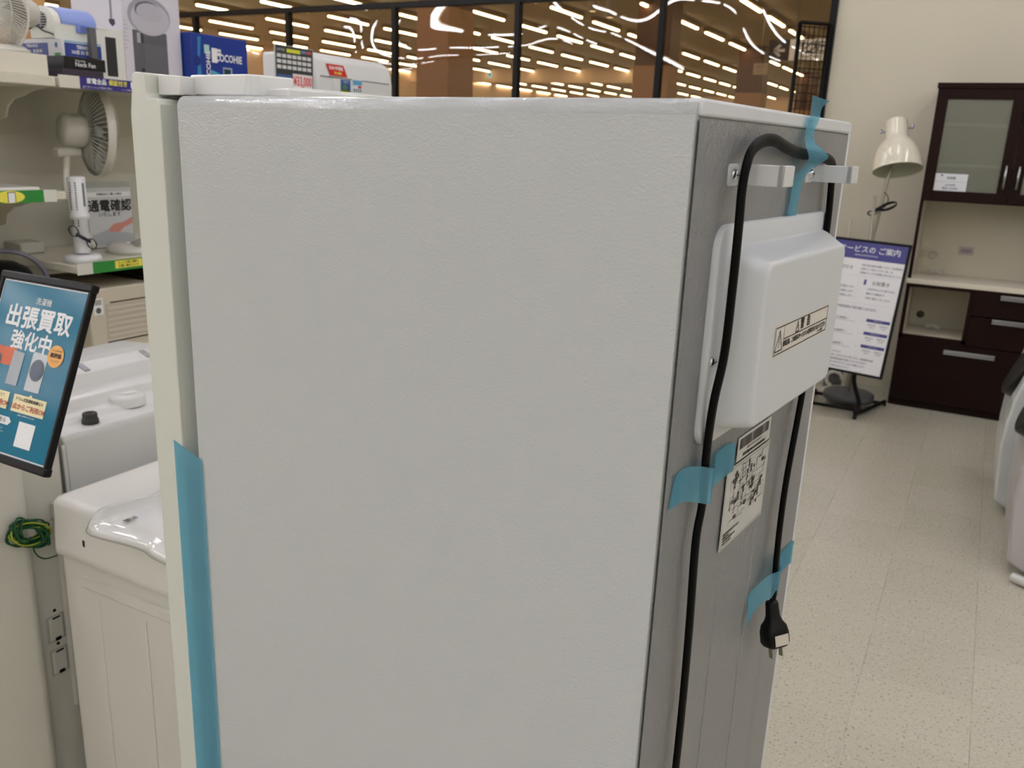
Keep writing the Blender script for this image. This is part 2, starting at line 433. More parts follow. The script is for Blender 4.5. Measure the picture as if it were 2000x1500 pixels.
# electrical cover on the back
def rrect(y0, z0, y1, z1, r, n=5):
    P = []
    for cy, cz, a0 in ((y1-r, z1-r, 0), (y0+r, z1-r, 90), (y0+r, z0+r, 180), (y1-r, z0+r, 270)):
        P += [(cy+r*cos(radians(a0+90*k/n)), cz+r*sin(radians(a0+90*k/n))) for k in range(n+1)]
    return P
cv = MB()
rings = [(0.0, rrect(.047, FH-.254, .333, FH-.084, .018)), (.005, rrect(.047, FH-.254, .333, FH-.084, .018)), (.0065, rrect(.0485, FH-.2525, .3315, FH-.0855, .017)),
         (.0065, rrect(.062, FH-.243, .318, FH-.100, .012)), (.0067, rrect(.063, FH-.2422, .317, FH-.1008, .0115)), (.0095, rrect(.0645, FH-.2415, .3150, FH-.1018, .011)), (.0105, rrect(.0648, FH-.2412, .3140, FH-.1020, .011)),
         (.031, rrect(.0708, FH-.2378, .2855, FH-.1086, .010)), (.033, rrect(.0714, FH-.2372, .2838, FH-.1092, .0098)), (.0350, rrect(.0725, FH-.2362, .2822, FH-.1102, .009)), (.0360, rrect(.0745, FH-.2342, .280, FH-.1122, .0075)), (.03602, rrect(.0755, FH-.2332, .279, FH-.1132, .007)), (.03603, rrect(.085, FH-.225, .270, FH-.122, .006))]
V = []; F = []; n = len(rings[0][1])
for x, P in rings: V += [(x, y, z) for y, z in P]
for k in range(len(rings)-1): F += [(k*n+i, k*n+(i+1) % n, (k+1)*n+(i+1) % n, (k+1)*n+i) for i in range(n)]
F.append(tuple(range((len(rings)-1)*n, len(rings)*n)))
cv.add(V, F, M('cfd3d6', .38), smooth=True)
cvo = cv.obj('back_cover', FR)
for yy, zz in ((.055, FH-.185), (.325, FH-.185)):
    s = MB(); s.lathe([(0, .0025), (.003, .0022), (.0042, .0008), (.0044, 0)], mChrome, Matrix.Translation((.0066, yy, zz)) @ Matrix.Rotation(pi/2, 4, 'Y'), 16)
    s.box((.009, yy-.0026, zz-.0004), (.0094, yy+.0026, zz+.0004), mBlack); s.obj('screw', cvo)
K = M('2a2521', .5)
A_ = [('r', M('d8d4cb', .5), 0, 0, 0, .147, .0258), ('l', K, 1, [(.002, .002), (.145, .002), (.145, .0238), (.002, .0238), (.002, .002)], .0009),
      ('l', K, 1, [(.023, .002), (.023, .0238)], .0005), ('l', K, 1, [(.023, .0125), (.145, .0125)], .0009),
      ('l', K, 1, [(.004, .0045), (.021, .0045), (.0125, .021), (.004, .0045)], .0011), ('l', K, 1, [(.0135, .017), (.0115, .0125), (.0137, .0115), (.0118, .007)], .0009),
      ('l', K, 1, [(.053, .0135), (.062, .0135), (.0575, .0225), (.053, .0135)], .001), ('l', K, 1, [(.0575, .0195), (.0575, .016)], .0008),
      ('t', K, 1, .070, .0182, .0098, '警', {'bold': .02}), ('t', K, 1, .087, .0182, .0098, '告', {'bold': .02}),
      ('t', K, 1, .082, .0082, .0052, '感電注意。この部分はサービスマン以外取り外さないでください', {'bold': .02, 'sx': .78}),
      ('t', K, 1, .125, .0042, .003, 'サービス係', {'bold': .02})]
s = MB(); s.art((.0362, .102, FH-.1865), (0, 1, 0), (0, 0, 1), A_); s.obj('warning_label', cvo)['label'] = 'white high voltage warning sticker'
# labels on the sheet metal
random.seed(3)
A_ = [('r', M('c9c8c3', .5), 0, 0, 0, .086, .0225)]
x = .004
while x < .080:
    wdt = random.choice((.0004, .0008, .0012)); A_.append(('r', K, 1, x, .0105, x+wdt, .020)); x += wdt + random.choice((.0005, .0009))
A_ += [('t', K, 1, .043, .0078, .0034, '10088134800000028498918', {}), ('t', K, 1, .043, .0032, .0036, '冷凍冷蔵庫 48F-01Y18 PH04208MALE', {'bold': .02})]
s = MB(); s.art((.0014, .1505, FH-.2945), (0, 1, 0), (0, 0, 1), A_); s.obj('barcode_label', FR)['label'] = 'white barcode sticker'
A_ = [('r', M('c2c2bd', .5), 0, 0, 0, .1105, .0775), ('l', K, 1, [(.002, .002), (.1085, .002), (.1085, .0755), (.002, .0755), (.002, .002)], .0003)]
G_ = M('55524d', .6)
for k in range(60):
    cx, cy = random.uniform(.012, .10), random.uniform(.018, .068); a, b2 = random.uniform(.004, .022), random.uniform(.003, .014)
    x1, y1 = min(cx+a, .106), min(cy+b2, .073)
    A_.append(('l', G_, 1, [(cx, cy), (x1, cy), (x1, y1)] if k % 2 else [(cx, cy), (cx, y1), (x1, y1)], .0005))
for k in range(44):
    A_.append(('t', G_, 1, random.uniform(.015, .097), random.uniform(.02, .07), .0040, random.choice(['圧縮機', '霜取', '制御', '基板', '庫内灯', 'CN1', 'M', '赤', '白', '青', '黒', '温度']), {'bold': .02, 'rot': random.choice((0, pi/2))}))
for k in range(4): A_.append(('t', G_, 1, .006, .014-.003*k, .0026, ['電気配線図 接続は必ず元どおりに', '配線図 00605', '冷凍冷蔵庫 定格電圧 100V', 'HAIER 0060-2284 A'][k], {'al': 'LEFT', 'bold': .01}))
s = MB(); s.art((.0013, .131, FH-.374), (0, 1, 0), (0, 0, 1), A_); s.obj('wiring_label', FR)['label'] = 'white wiring diagram sticker'
# hooks
for y0 in (.068, .254):
    h = MB(); m_ = M('d4d6d7', .35)
    h.box((-.003, y0-.007, FH-.057), (.0035, y0+.012, FH-.041), m_, .003, 3)
    h.box((-.001, y0+.008, FH-.056), (.036, y0+.012, FH-.041), m_, .0006, 1)
    h.box((.032, y0+.008, FH-.056), (.036, y0+.034, FH-.041), m_, .0006, 1)
    ho = h.obj('cord_hook', FR)
    s = MB(); s.lathe([(0, .003), (.003, .0026), (.0042, .0009), (.0045, 0)], mChrome, Matrix.Translation((.0036, y0-.0005, FH-.049)) @ Matrix.Rotation(pi/2, 4, 'Y'), 18)
    s.box((.0062, y0-.003, FH-.0494), (.0067, y0+.002, FH-.0486), mBlack); s.obj('screw', ho)
# power cord
LP = [(.004, .070, -1.44), (.008, .066, -1.36), (.009, .064, -1.0), (.009, .064, -.75), (.009, .063, -.60), (.009, .063, -.498), (.010, .057, -.411), (.010, .051, -.331), (.009, .059, -.300), (.010, .054, -.254), (.014, .047, -.214), (.016, .053, -.177), (.017, .052, -.127), (.016, .054, -.087),
      (.014, .058, -.058), (.014, .062, -.041), (.013, .073, -.031), (.012, .096, -.0245), (.0125, .120, -.0235), (.011, .155, -.028), (.007, .207, -.032), (.008, .247, -.033), (.009, .283, -.036), (.009, .301, -.042), (.009, .305, -.058), (.0095, .309, -.101),
      (.009, .307, -.17), (.009, .303, -.256), (.010, .283, -.354), (.0115, .279, -.427), (.015, .275, -.470), (.0155, .270, -.482)]
pc = MB(); mCord = M('030303', .45, 0, 0, 0, 1.2); pc.tube([(x, y, z+FH) for x, y, z in curve_pts(LP, 6)], .0048, mCord, 10, flat=.62, up=(1, 0, 0))
pco = pc.obj('power_cord', FR); pco['label'] = 'flat black power cord looped over the hooks'
T = Matrix.Translation((.0155, .270, FH-.480)) @ Matrix.Rotation(radians(-7), 4, 'X') @ Matrix.Rotation(radians(-14), 4, 'Y') @ Matrix.Rotation(radians(-32), 4, 'Z')
pl = MB()
def loft(mb, secs, m, T):
    V = []; F = []; n = 20
    for z, a, b_, p in secs:
        for i in range(n):
            t_ = 2*pi*i/n; c, s_ = cos(t_), sin(t_)
            V.append((b_*math.copysign(abs(c)**(2/p), c), a*math.copysign(abs(s_)**(2/p), s_), z))
    for k in range(len(secs)-1): F += [(k*n+i, (k+1)*n+i, (k+1)*n+(i+1) % n, k*n+(i+1) % n) for i in range(n)]
    F += [tuple(range(n)), tuple(range((len(secs)-1)*n, len(secs)*n))[::-1]]
    mb.add(V, F, m, T, True)
loft(pl, [(.002, .0058, .0048, 2.5), (0, .0066, .0056, 2.5), (-.006, .0068, .0058, 2.5), (-.013, .0072, .0062, 2.6), (-.018, .0088, .0075, 2.8), (-.023, .0125, .0095, 3.4), (-.030, .0138, .0105, 4), (-.041, .0138, .0105, 4), (-.0445, .0118, .009, 4), (-.045, .0108, .008, 4)], mBlack, T)
pl.box((.0108, -.0085, -.042), (.0114, .0085, -.031), M('cfc8bb', .5), T=T)
pl.box((-.002, -.0085, -.0456), (.007, .0085, -.045), M('2a2a2a', .5), T=T)
for sy in (-1, 1):
    pl.box((-.003, sy*.0064-.0007, -.057), (.003, sy*.0064+.0007, -.045), M('b5b0a2', .25, 1), .0004, 1, T=T)
pl.obj('plug', pco)
# blue tapes
def tape(path, wv, name='tape_strip', crinkle=.0006, sub=10):
    """path: centre points on the back (x,y,z rel.), wv: half-width vectors at each point"""
    P = curve_pts(path, sub); Wd = curve_pts(wv, sub); V = []; F = []; k = 6
    rnd = random.Random(len(path)*13+int(path[0][1]*1000))
    for i, (p, w_) in enumerate(zip(P, Wd)):
        for j in range(k+1):
            q = p + w_*(2*j/k-1); q = Vector((q.x + .0012 + rnd.uniform(0, crinkle), q.y, q.z+FH)); V.append(q)
    F = [(i*(k+1)+j, (i+1)*(k+1)+j, (i+1)*(k+1)+j+1, i*(k+1)+j+1) for i in range(len(P)-1) for j in range(k)]
    m = MB(); m.add(V, F, mTape, smooth=True); return m.obj(name, FR)
# A : from the top edge down over the cord
tape([(.006, .243, .0145), (.004, .240, .006), (.0045, .237, -.002), (.004, .230, -.012), (.007, .223, -.022), (.0135, .222, -.0295), (.0145, .228, -.035), (.010, .222, -.042), (.004, .216, -.052), (.003, .213, -.070), (.003, .210, -.090)],
     [(.001, .022, -.001), (0, .016, .001), (0, .014, 0), (0, .013, 0), (0, .014, 0), (0, .026, 0), (0, .028, 0), (0, .018, 0), (0, .014, 0), (0, .0125, 0), (0, .012, -.005)])
# B : across the left run of cord
tape([(.001, .012, -.279), (.0015, .032, -.278), (.008, .048, -.281), (.0145, .056, -.283), (.010, .070, -.284), (.003, .090, -.284), (.002, .115, -.283), (.001, .142, -.286)],
     [(0, -.003, -.013), (0, 0, -.014), (0, 0, -.015), (0, 0, -.015), (0, 0, -.015), (0, 0, -.015), (0, 0, -.015), (0, .001, -.013)])
# C : across the right run of cord above the plug
tape([(.002, .232, -.478), (.003, .245, -.470), (.009, .262, -.462), (.0165, .276, -.459), (.011, .292, -.460), (.004, .318, -.462), (.001, .345, -.464), (.0008, .376, -.467)],
     [(.003, -.003, -.016), (.001, 0, -.014), (0, 0, -.0145), (0, 0, -.0145), (0, 0, -.0145), (0, 0, -.0145), (0, 0, -.0145), (0, 0, -.0145)])
# long strip over the door gap on the side
V = []; nn = 60
for i in range(nn+1):
    z = FH-.372 - 1.0*i/nn
    for xx in (-.597, -.583, -.5825, -.5535, -.553, -.547):
        V.append((xx + .004*i/nn*(-.2), -.0018 if xx < -.58 or xx > -.5536 else -.0012, z - (xx+.597)*.25*(1 if i == 0 else 0)))
F = [(i*6+j, (i+1)*6+j, (i+1)*6+j+1, i*6+j+1) for i in range(nn) for j in range(5)]
m = MB(); m.add(V, F, mTape, smooth=True); m.obj('tape_strip', FR)['label'] = 'long blue tape over the door gap'

# ================================================================== WASHING MACHINES (left)
def rbox(mb, a, b_, m, r, seg=3): mb.box(a, b_, m, r, seg)
# 1. the one in front of the refrigerator door, round lid
X0, X1, Y0, Y1 = -1.352, -.832, .838, 1.36
WA = empty('washing_machine', ((X0+X1)/2, (Y0+Y1)/2, 0), 'white top-loading washing machine with a rounded glossy lid, beside the refrigerator door', 'washing machine')
def rel(T_): return (-T_.location.x, -T_.location.y, -T_.location.z)
m = MB(); m.box((X0+.004, Y0+.0125, .05), (X1-.012, Y1-.012, .772), mWasherB, .008, 3)
m.box((X0+.06, Y0+.008, .718), (X1-.03, Y0+.016, .742), mWasherB, .004, 2)
for k in range(4): m.box((X0+.09+.12*k, Y0+.010, .12), (X0+.10+.12*k, Y0+.0135, .70), mWasherB, .0015, 1)
for x in (X0+.05, X1-.05):
    for y in (Y0+.05, Y1-.05): m.cyl((x, y, 0), (x, y, .055), .022, mBlack, n=12)
m.obj('body', WA, loc=rel(WA))
m = MB(); t = bmesh.new()
sec = [(X0+.004, X1-.004, Y0+.004, Y1-.004, .772), (X0, X1, Y0, Y1, .776), (X0, X1, Y0, Y1, .79), (X0+.0035, X1-.004, Y0+.003, Y1-.004, .860), (X0+.004, X1-.004, Y0+.003, Y1-.004, .868), (X0+.005, X1-.005, Y0+.004, Y1-.004, .872), (X0+.009, X1-.009, Y0+.008, Y1-.006, .878), (X0+.016, X1-.016, Y0+.016, Y1-.012, .8805), (X0+.020, X1-.020, Y0+.020, Y1-.016, .8808), (X0+.045, X1-.045, Y0+.046, Y1-.04, .8813)]
V = []; n = 0
for x0, x1, y0, y1, z in sec:
    P = rrect(x0, y0, x1, y1, .014, 4); n = len(P); V += [(p[0], p[1], z) for p in P]
F = [(k*n+i, k*n+(i+1) % n, (k+1)*n+(i+1) % n, (k+1)*n+i) for k in range(9) for i in range(n)] + [tuple(range(9*n, 10*n))]
m.add(V, F, mWasher, smooth=True); t.free()
m.obj('top_panel', WA, loc=rel(WA))
# lid: rounded at the near end
lid = MB(); P = []
cx, hw = (X0+X1)/2, .205
tip = atz(196, 1000, .885); pf = atz(300, 1082, .885); pbk = atz(325, 942, .885)
# outline: blunt point towards the rear-left, following the moulded recess
P = [Vector((tip.x+.002, tip.y+.012)), Vector((tip.x, tip.y)), Vector((tip.x+.004, tip.y-.014)), Vector((tip.x+.022, tip.y-.034)), Vector((tip.x+.055, tip.y-.055)), Vector((pf.x-.04, pf.y+.008)), Vector((pf.x, pf.y)), Vector((pf.x+.06, pf.y-.006)), Vector((X1-.10, pf.y-.004)), Vector((X1-.05, pf.y+.02)), Vector((X1-.035, pf.y+.07)),
     Vector((X1-.035, Y1-.12)), Vector((X1-.06, Y1-.07)), Vector((X0+.16, Y1-.06)), Vector((X0+.10, Y1-.10)), Vector((X0+.075, tip.y+.22)), Vector((tip.x+.018, tip.y+.10))]
P = [(q.x, q.y) for q in curve_pts([Vector((p.x, p.y, 0)) for p in P], 4, True)]
V = []; n = len(P); cxy = Vector((cx, Y0+.27))
for s_, z in ((1, .880), (1, .8885), (.985, .8925), (.93, .8945), (.6, .897), (.02, .898)):
    V += [(cxy.x+(x-cxy.x)*s_, cxy.y+(y-cxy.y)*s_, z) for x, y in P]
F = [(k*n+i, k*n+(i+1) % n, (k+1)*n+(i+1) % n, (k+1)*n+i) for k in range(5) for i in range(n)] + [tuple(range(5*n, 6*n))]
lid.add(V, F, M('e9e9e6', .08, 0, 1), smooth=True)
g = M('57544f', .5)
lid.art((tip.x+.10, tip.y+.06, .8985), (0, 1, 0), (-1, 0, 0), [('t', g, 1, -.07, .012, .012, '抗菌', {'bold': .02, 'rot': pi}), ('t', g, 1, .06, -.055, .012, '全自動洗濯機', {'rot': pi, 'bold': .02}), ('t', g, 1, .05, -.080, .010, '洗濯 4.5kg', {'rot': pi, 'bold': .02}), ('l', g, 1, [(-.06, -.10), (.07, -.10)], .0012)])
lid.obj('lid', WA, loc=rel(WA))
seam = MB(); seam.tube([(cxy.x+(x-cxy.x)*1.012, cxy.y+(y-cxy.y)*1.012, .8812) for x, y in P], .0014, M('a5a196', .5), 6); seam.obj('lid_seam', WA, loc=rel(WA))
m = MB(); zz = .842; xx = aty(165, 1090, Y0).x
m.box((xx-.005, Y0+.001, zz-.045), (xx+.005, Y0+.012, zz-.010), mWasher, .004, 3)
m.box((xx-.002, Y0+.0003, zz-.034), (xx+.003, Y0+.004, zz-.022), mBlackM)
m.obj('drain_port', WA, loc=rel(WA))

# 2. the one behind it, back towards us
X1, X0, Y0, Y1 = -1.418, -1.99, .925, 1.475
WB = empty('washing_machine', ((X0+X1)/2, (Y0+Y1)/2, 0), 'white washing machine turned back to us with a black hose inlet on its ledge', 'washing machine')
m = MB(); m.box((X0, Y0, .04), (X1, Y1, .90), M('c9c9c4', .35), .022, 4)
for x in (X0+.06, X1-.06):
    for y in (Y0+.06, Y1-.06): m.cyl((x, y, 0), (x, y, .05), .022, mBlack, n=12)
m.obj('body', WB, loc=rel(WB))
m = MB(); m.prism([(X1+.0005, .80), (X1+.0005, .940), (X1-.004, .951), (X1-.040, .953), (X1-.055, .962), (X1-.075, .966), (X1-.085, .985), (X1-.11, .992), (X1-.125, 1.022), (X1-.16, 1.034), (X1-.22, 1.030), (X1-.30, .975), (X0+.02, .955), (X0, .93), (X0, .80)],
        Y1-Y0, M('d4d4d1', .25), Matrix.Translation((0, Y0, 0)), .004, 2)
m.obj('top_panel', WB, loc=rel(WB))
m = MB(); p = atz(145, 818, .962); px_, py_ = X1-.028, p.y
m.lathe([(.006, .953), (.006, .972), (.0125, .973), (.0135, .970), (.0135, .962), (.0150, .961), (.0155, .953)], M('35332e', .5), Matrix.Translation((px_, 1.0, 0)), 24)
m.obj('hose_inlet', WB, loc=rel(WB))
m = MB(); m.lathe([(0, .977), (.030, .977), (.034, .975), (.036, .971), (.038, .955)], M('dcdcd9', .2), Matrix.Translation((X1-.072, 1.115, 0)), 30)
m.lathe([(0, .9773), (.024, .9773), (.024, .979), (.0255, .9773)], M('e2e2df', .2), Matrix.Translation((X1-.072, 1.115, 0)), 30)
m.obj('softener_port', WB, loc=rel(WB))
for yy in (1.075, 1.225):
    m = MB(); m.box((-.015, -.0065, -.004), (.015, .0065, .0018), M('9c9ca0', .3, .4), .0017, 3, T=Matrix.Translation((X1-.142, yy, 1.0290)) @ Matrix.Rotation(radians(19), 4, 'Y')); m.obj('hinge_cap', WB, loc=rel(WB))

# 3. the one at the left edge of the picture, ground wire on its back
Y1 = .918; Y0 = .36; X1, X0 = -1.42, -1.98
WC = empty('washing_machine', ((X0+X1)/2, (Y0+Y1)/2, 0), 'beige-white washing machine under the teal poster, green ground wire hanging on its back', 'washing machine')
mC = M('d6d3c8', .35)
m = MB(); m.box((X0, Y0, .04), (X1, Y1, .963), mC, .010, 3)
m.box((X1-.01, Y0+.05, .10), (X1+.028, Y1-.085, .960), mC, .020, 5)
m.box((X1-.008, Y1-.028, .40), (X1+.006, Y1-.012, .83), mC, .006, 3)
for x in (X0+.06, X1-.06):
    for y in (Y0+.06, Y1-.06): m.cyl((x, y, 0), (x, y, .05), .022, mBlack, n=12)
for zc in (.585, .515):
    m.box((X1, Y1-.066, zc-.027), (X1+.0012, Y1-.030, zc+.027), M('b9b6ab', .5), .0005, 1)  # darker plate around the tab, its edge shadow put into the colour
    m.box((X1, Y1-.062, zc-.024), (X1+.0042, Y1-.034, zc+.024), mC, .003, 2)
    m.box((X1+.0040, Y1-.053, zc-.025), (X1+.0048, Y1-.042, zc-.018), mBlack); m.box((X1+.0040, Y1-.055, zc+.021), (X1+.0048, Y1-.040, zc+.024), mBlack)
    m.lathe([(0, .0), (.0032, .0), (.0032, -.001)], mBlack, Matrix.Translation((X1+.001, Y1-.047, zc+.036)) @ Matrix.Rotation(pi/2, 4, 'Y'), 12)
m.obj('body', WC, loc=rel(WC))
m = MB(); m.box((X1-.002, Y1-.032, .80), (X1+.018, Y1-.005, .835), mC, .004, 3); m.cyl((X1+.008, Y1-.018, .834), (X1+.008, Y1-.018, .837), .005, M('b4b1a8', .5), n=14)
m.box((X1-.001, Y1-.062, .775), (X1+.004, Y1-.030, .800), M('c8c5ba', .4), .001, 1); m.cyl((X1+.003, Y1-.048, .787), (X1+.008, Y1-.048, .787), .005, mSteel, n=12)
m.obj('ground_terminal', WC, loc=rel(WC))
m = MB(); rr = random.Random(5)
gm, ym = M('12502c', .4), M('9aa62c', .4)
c0 = atx(52, 1040, X1+.036)
for k in range(20):
    P = []; a0 = rr.uniform(-.6, .6); lx, lz = rr.uniform(.026, .040), rr.uniform(.007, .015); dx = rr.uniform(.0, .016)
    for i in range(14):
        a_ = 2*pi*i/14; e, f_ = lx*cos(a_), lz*sin(a_)*1.5
        P.append((X1+.034+dx+.004*sin(a_*2), c0.y + e*cos(a0-.5)-f_*sin(a0-.5), c0.z + e*sin(a0-.5) + f_*cos(a0-.5)))
    m.tube(curve_pts(P, 3, True), .0016, gm if k % 5 else ym, 6, closed=True)
m.tube(curve_pts([(X1+.010, Y1-.048, .787), (X1+.02, Y1-.055, .765), (X1+.036, c0.y+.01, c0.z+.012)], 6), .0016, gm, 6)
m.tube(curve_pts([(X1+.038, c0.y+.005, c0.z-.01), (X1+.034, c0.y+.012, c0.z-.045), (X1+.03, c0.y+.03, c0.z-.065), (X1+.02, c0.y+.060, c0.z-.074)], 8), .0014, gm, 6)
m.obj('ground_wire', WC, loc=rel(WC))['label'] = 'coil of green and yellow ground wire'
# grey drain hose between the two machines
m = MB(); m.tube(curve_pts([(X1+.004, .921, .02), (X1+.004, .921, .5), (X1+.004, .921, .80), (X1+.002, .921, .935)], 8), .003, M('d0d2ce', .4), 8)
tag(m.obj('hose'), 'thin white hose running up the gap between the two washing machines seen from behind', 'hose')

# ================================================================== TEAL POSTER STAND
PB = Vector((-1.129, .702, 1.013)); lean = radians(22)
u_, v_ = Vector((1, 0, 0)), Vector((0, sin(lean), cos(lean))); n_ = u_.cross(v_)
PW, PH = .212, .283
T = Matrix((( u_.x, -n_.x, v_.x, PB.x), (u_.y, -n_.y, v_.y, PB.y), (u_.z, -n_.z, v_.z, PB.z), (0, 0, 0, 1)))  # local x right, y back, z up the board
PO = empty('poster_stand', (PB.x-PW/2, PB.y, PB.z), 'teal poster in a black tilted frame held above the leftmost washing machine', 'poster')
inv = Matrix.Translation(-PO.location)
teal = M('0f7391', .12, 0, 0, 0, 1.32)
m = MB(); m.box((-PW, 0, 0), (0, .006, PH), mBlack, .002, 2, T=T)
m.box((-PW-.004, -.005, -.002), (.004, .008, .011), mBlack, .003, 2, T=T); m.box((-PW-.004, -.005, PH-.011), (.004, .008, PH+.002), mBlack, .003, 2, T=T)
m.box((-PW-.002, -.004, 0), (-PW+.005, .007, PH), mBlack, .002, 2, T=T); m.box((-.005, -.004, 0), (.002, .007, PH), mBlack, .002, 2, T=T)
o = m.obj('frame', PO); o.matrix_local = inv
wht = M('eceeee', .4); red = M('c23a2e', .4); cr = M('efe3b4', .4); org = M('efae5b', .4); dk = M('23211f', .4); gry = M('aab2b8', .4)
w0, h0 = .252, .350
def scale_art(A, fx, fy):
    out = []
    for it in A:
        it = list(it); k = it[0]
        if k in ('p', 'l'): it[3] = [(x*fx, y*fy) for x, y in it[3]]
        if k in ('r', 'c'): it[3:7] = [it[3]*fx, it[4]*fy, it[5]*fx, it[6]*fy]
        if k == 'l': it[4] *= fx
        if k == 't':
            it[3] *= fx; it[4] *= fy; it[5] *= fy; o_ = dict(it[7]) if len(it) > 7 else {}; o_['sx'] = o_.get('sx', 1)*fx/fy; it = it[:7]+[o_]
        out.append(it)
    return out
A_ = [('r', wht, 0, 0, 0, w0, h0), ('r', teal, 1, .003, .003, w0-.003, h0-.003),
      ('t', wht, 2, w0*.53, h0-.036, .0155, '洗濯機', {'bold': .01}), ('t', wht, 2, w0*.515, h0-.075, .049, '出張買取', {'bold': .03}), ('t', wht, 2, w0*.50, h0-.122, .041, '強化中', {'bold': .03}),
      ('r', M('d8663d', .4), 2, .018, .175, .092, .212), ('r', M('5c5c62', .4), 3, .012, .150, .052, .185), ('c', M('5c5c62', .4), 3, .036, .186, .017, .012),
      ('p', gry, 4, [(.082, .138), (.116, .138), (.118, .206), (.085, .208)]),
      ('p', M('c9ced3', .4), 3, [(.140, .134), (.184, .134), (.186, .212), (.142, .214)]), ('c', M('38414c', .2), 4, .164, .178, .0205, .0225), ('c', M('1f3550', .15), 5, .164, .178, .016, .018), ('c', wht, 5, .150, .208, .002, .002),
      ('c', org, 5, .206, .2135, .0225, .0225), ('t', dk, 6, .206, .2245, .0042, 'ドラム式洗濯乾燥機', {'sx': .8}), ('t', dk, 6, .206, .2145, .0105, '高評価', {'bold': .03}), ('t', dk, 6, .206, .204, .0045, 'いたします', {}),
      ('r', cr, 3, .010, .088, .104, .123), ('t', dk, 4, .057, .1145, .0075, '他の家電と 合わせて', {}), ('t', red, 4, .057, .099, .013, '2点からご利用OK', {'bold': .02}),
      ('r', cr, 3, .118, .088, .214, .123), ('p', cr, 3, [(.160, .123), (.172, .123), (.166, .128)]), ('t', dk, 4, .166, .1145, .0075, 'ドラム式洗濯乾燥機なら', {'bold': .01}), ('t', red, 4, .166, .099, .0128, '1点からご利用OK', {'bold': .02}),
      ('t', wht, 3, .166, .083, .004, '※買取には条件がございます', {}), ('p', wht, 3, [(.012, .058), (.120, .058), (.128, .066), (.120, .074), (.012, .074)]), ('t', dk, 4, .072, .066, .0105, 'お申込みはこちら', {'bold': .01}),
      ('t', wht, 3, .066, .050, .0042, '買取対象の製品やサービスについて詳しくは', {}), ('t', wht, 3, .066, .043, .0042, '店舗スタッフまたはウェブサイトをご覧ください', {}), ('t', wht, 3, .060, .036, .0042, 'お電話でも受け付けております', {}),
      ('r', wht, 3, .152, .022, .200, .072)]
m = MB(); m.art(T @ Vector((-PW+.005, -.0005, .011)), u_, v_, scale_art(A_, (PW-.010)/.252, (PH-.022)/.350)); o = m.obj('poster', PO); o.matrix_local = inv
q = T @ Vector((-PW*.62, .008, .06)); q2 = T @ Vector((-PW*.62, .008, .10))
m = MB(); m.tube(curve_pts([q2, q, (q.x-.06, q.y+.02, q.z-.005), (-1.46, .78, .995), (-1.50, .78, .980), (-1.50, .78, .9645)], 6), .005, mBlack, 8)
m.box((-1.56, .72, .9637), (-1.45, .84, .969), mBlack, .002, 1); o = m.obj('support_arm', PO); o.matrix_local = inv

# ================================================================== DISPLAY SHELVING
SX = -2.5; SB = -2.97; SY = 1.735; SE = 5.3; ZT = 1.640; ZL = 1.073
mShelf = M('d4cfbd', .4); mBackP = M('cbc8ba', .5)
G = empty('display_shelf', (SB, (SY+SE)/2, 0), 'long cream gondola shelving with green and purple price rails and black posts', 'display shelf')
def part(mb, name, root=None, label=None):
    root = root or G
    o = mb.obj(name, root); o.location = -Vector(root.location)
    if label: o['label'] = label
    return o
m = MB(); m.box((SB-.02, .2, 0), (SB, SE, 1.639), mBackP); part(m, 'back_panel')
def board(z, y0, y1, depth0=SB):
    m = MB(); m.box((depth0, y0, z-.026), (SX-.004, y1, z), mShelf, .003, 1); return m
part(board(ZT, SY, SE), 'shelf_board'); part(board(ZL, SY, SE), 'shelf_board'); part(board(.74, SY, SE), 'shelf_board')
m = board(1.305, .3, SY-.01); part(m, 'shelf_board')
part(board(.90, .3, SY-.01), 'shelf_board')
m = MB(); m.box((SB, .3, 0), (SX+.02, SE, .14), mShelf, .004, 1); part(m, 'base')
for y in (SY-.02, SY+1.8):
    m = MB(); m.box((SB-.01, y-.025, 0), (SB+.025, y+.025, 1.61), mBlack, .002, 1)
    for k in range(30): m.box((SB+.0245, y-.008, .2+.045*k), (SB+.0256, y+.008, .222+.045*k), M('2e2e2e', .5))
    part(m, 'post')
for (y, z, s_) in ((SY-.03, 1.279, 1), (SY+.01, ZT-.026, 1), (SY+.01, ZL-.026, 1)):
    m = MB(); P = [(SB+.02, z), (SX-.06, z), (SX-.16, z-.018)] + [(SX-.20-.10*sin(a_), z-.10+.07*cos(a_)) for a_ in (0, .5, 1, 1.5)] + [(SB+.02, z-.13)]
    m.prism(P, .006, mShelf, Matrix.Translation((0, y, 0))); part(m, 'bracket')
# rails: clear plastic with coloured inserts
navy = M('342f7e', .4)
def rail(z, y0, y1, col, items, nm='price_rail', lab=None):
    m = MB(); m.box((SX-.004, y0, z-.030), (SX, y1, z+.006), col); m.art((SX+.0005, y0, z-.030), (0, 1, 0), (0, 0, 1), items); part(m, nm, label=lab)
rail(ZT, SY, SY+.068, M('d9d5c8', .15), [])
rail(ZT, SY+.068, SY+1.4, navy, [('t', wht, 1, .058, .0235, .0175, '家電全品', {'bold': .03}), ('t', mYellow, 1, .135, .0235, .0175, '保証付き', {'bold': .03}), ('r', wht, 1, .182, .013, .235, .032), ('t', red, 2, .21, .022, .008, '最大6ヶ月', {}), ('r', wht, 1, .242, .013, .33, .032), ('t', navy, 2, .28, .022, .009, '詳しくはスタッフまで', {}),
     ('t', wht, 1, .06, .006, .008, '全てクリーニング済みで安心', {}), ('t', wht, 1, .19, .006, .006, 'リユース家電の安心保証サービス', {})], lab='purple warranty strip on the shelf edge')
rail(ZL, SY, SY+.055, M('d8d6cc', .15), [])
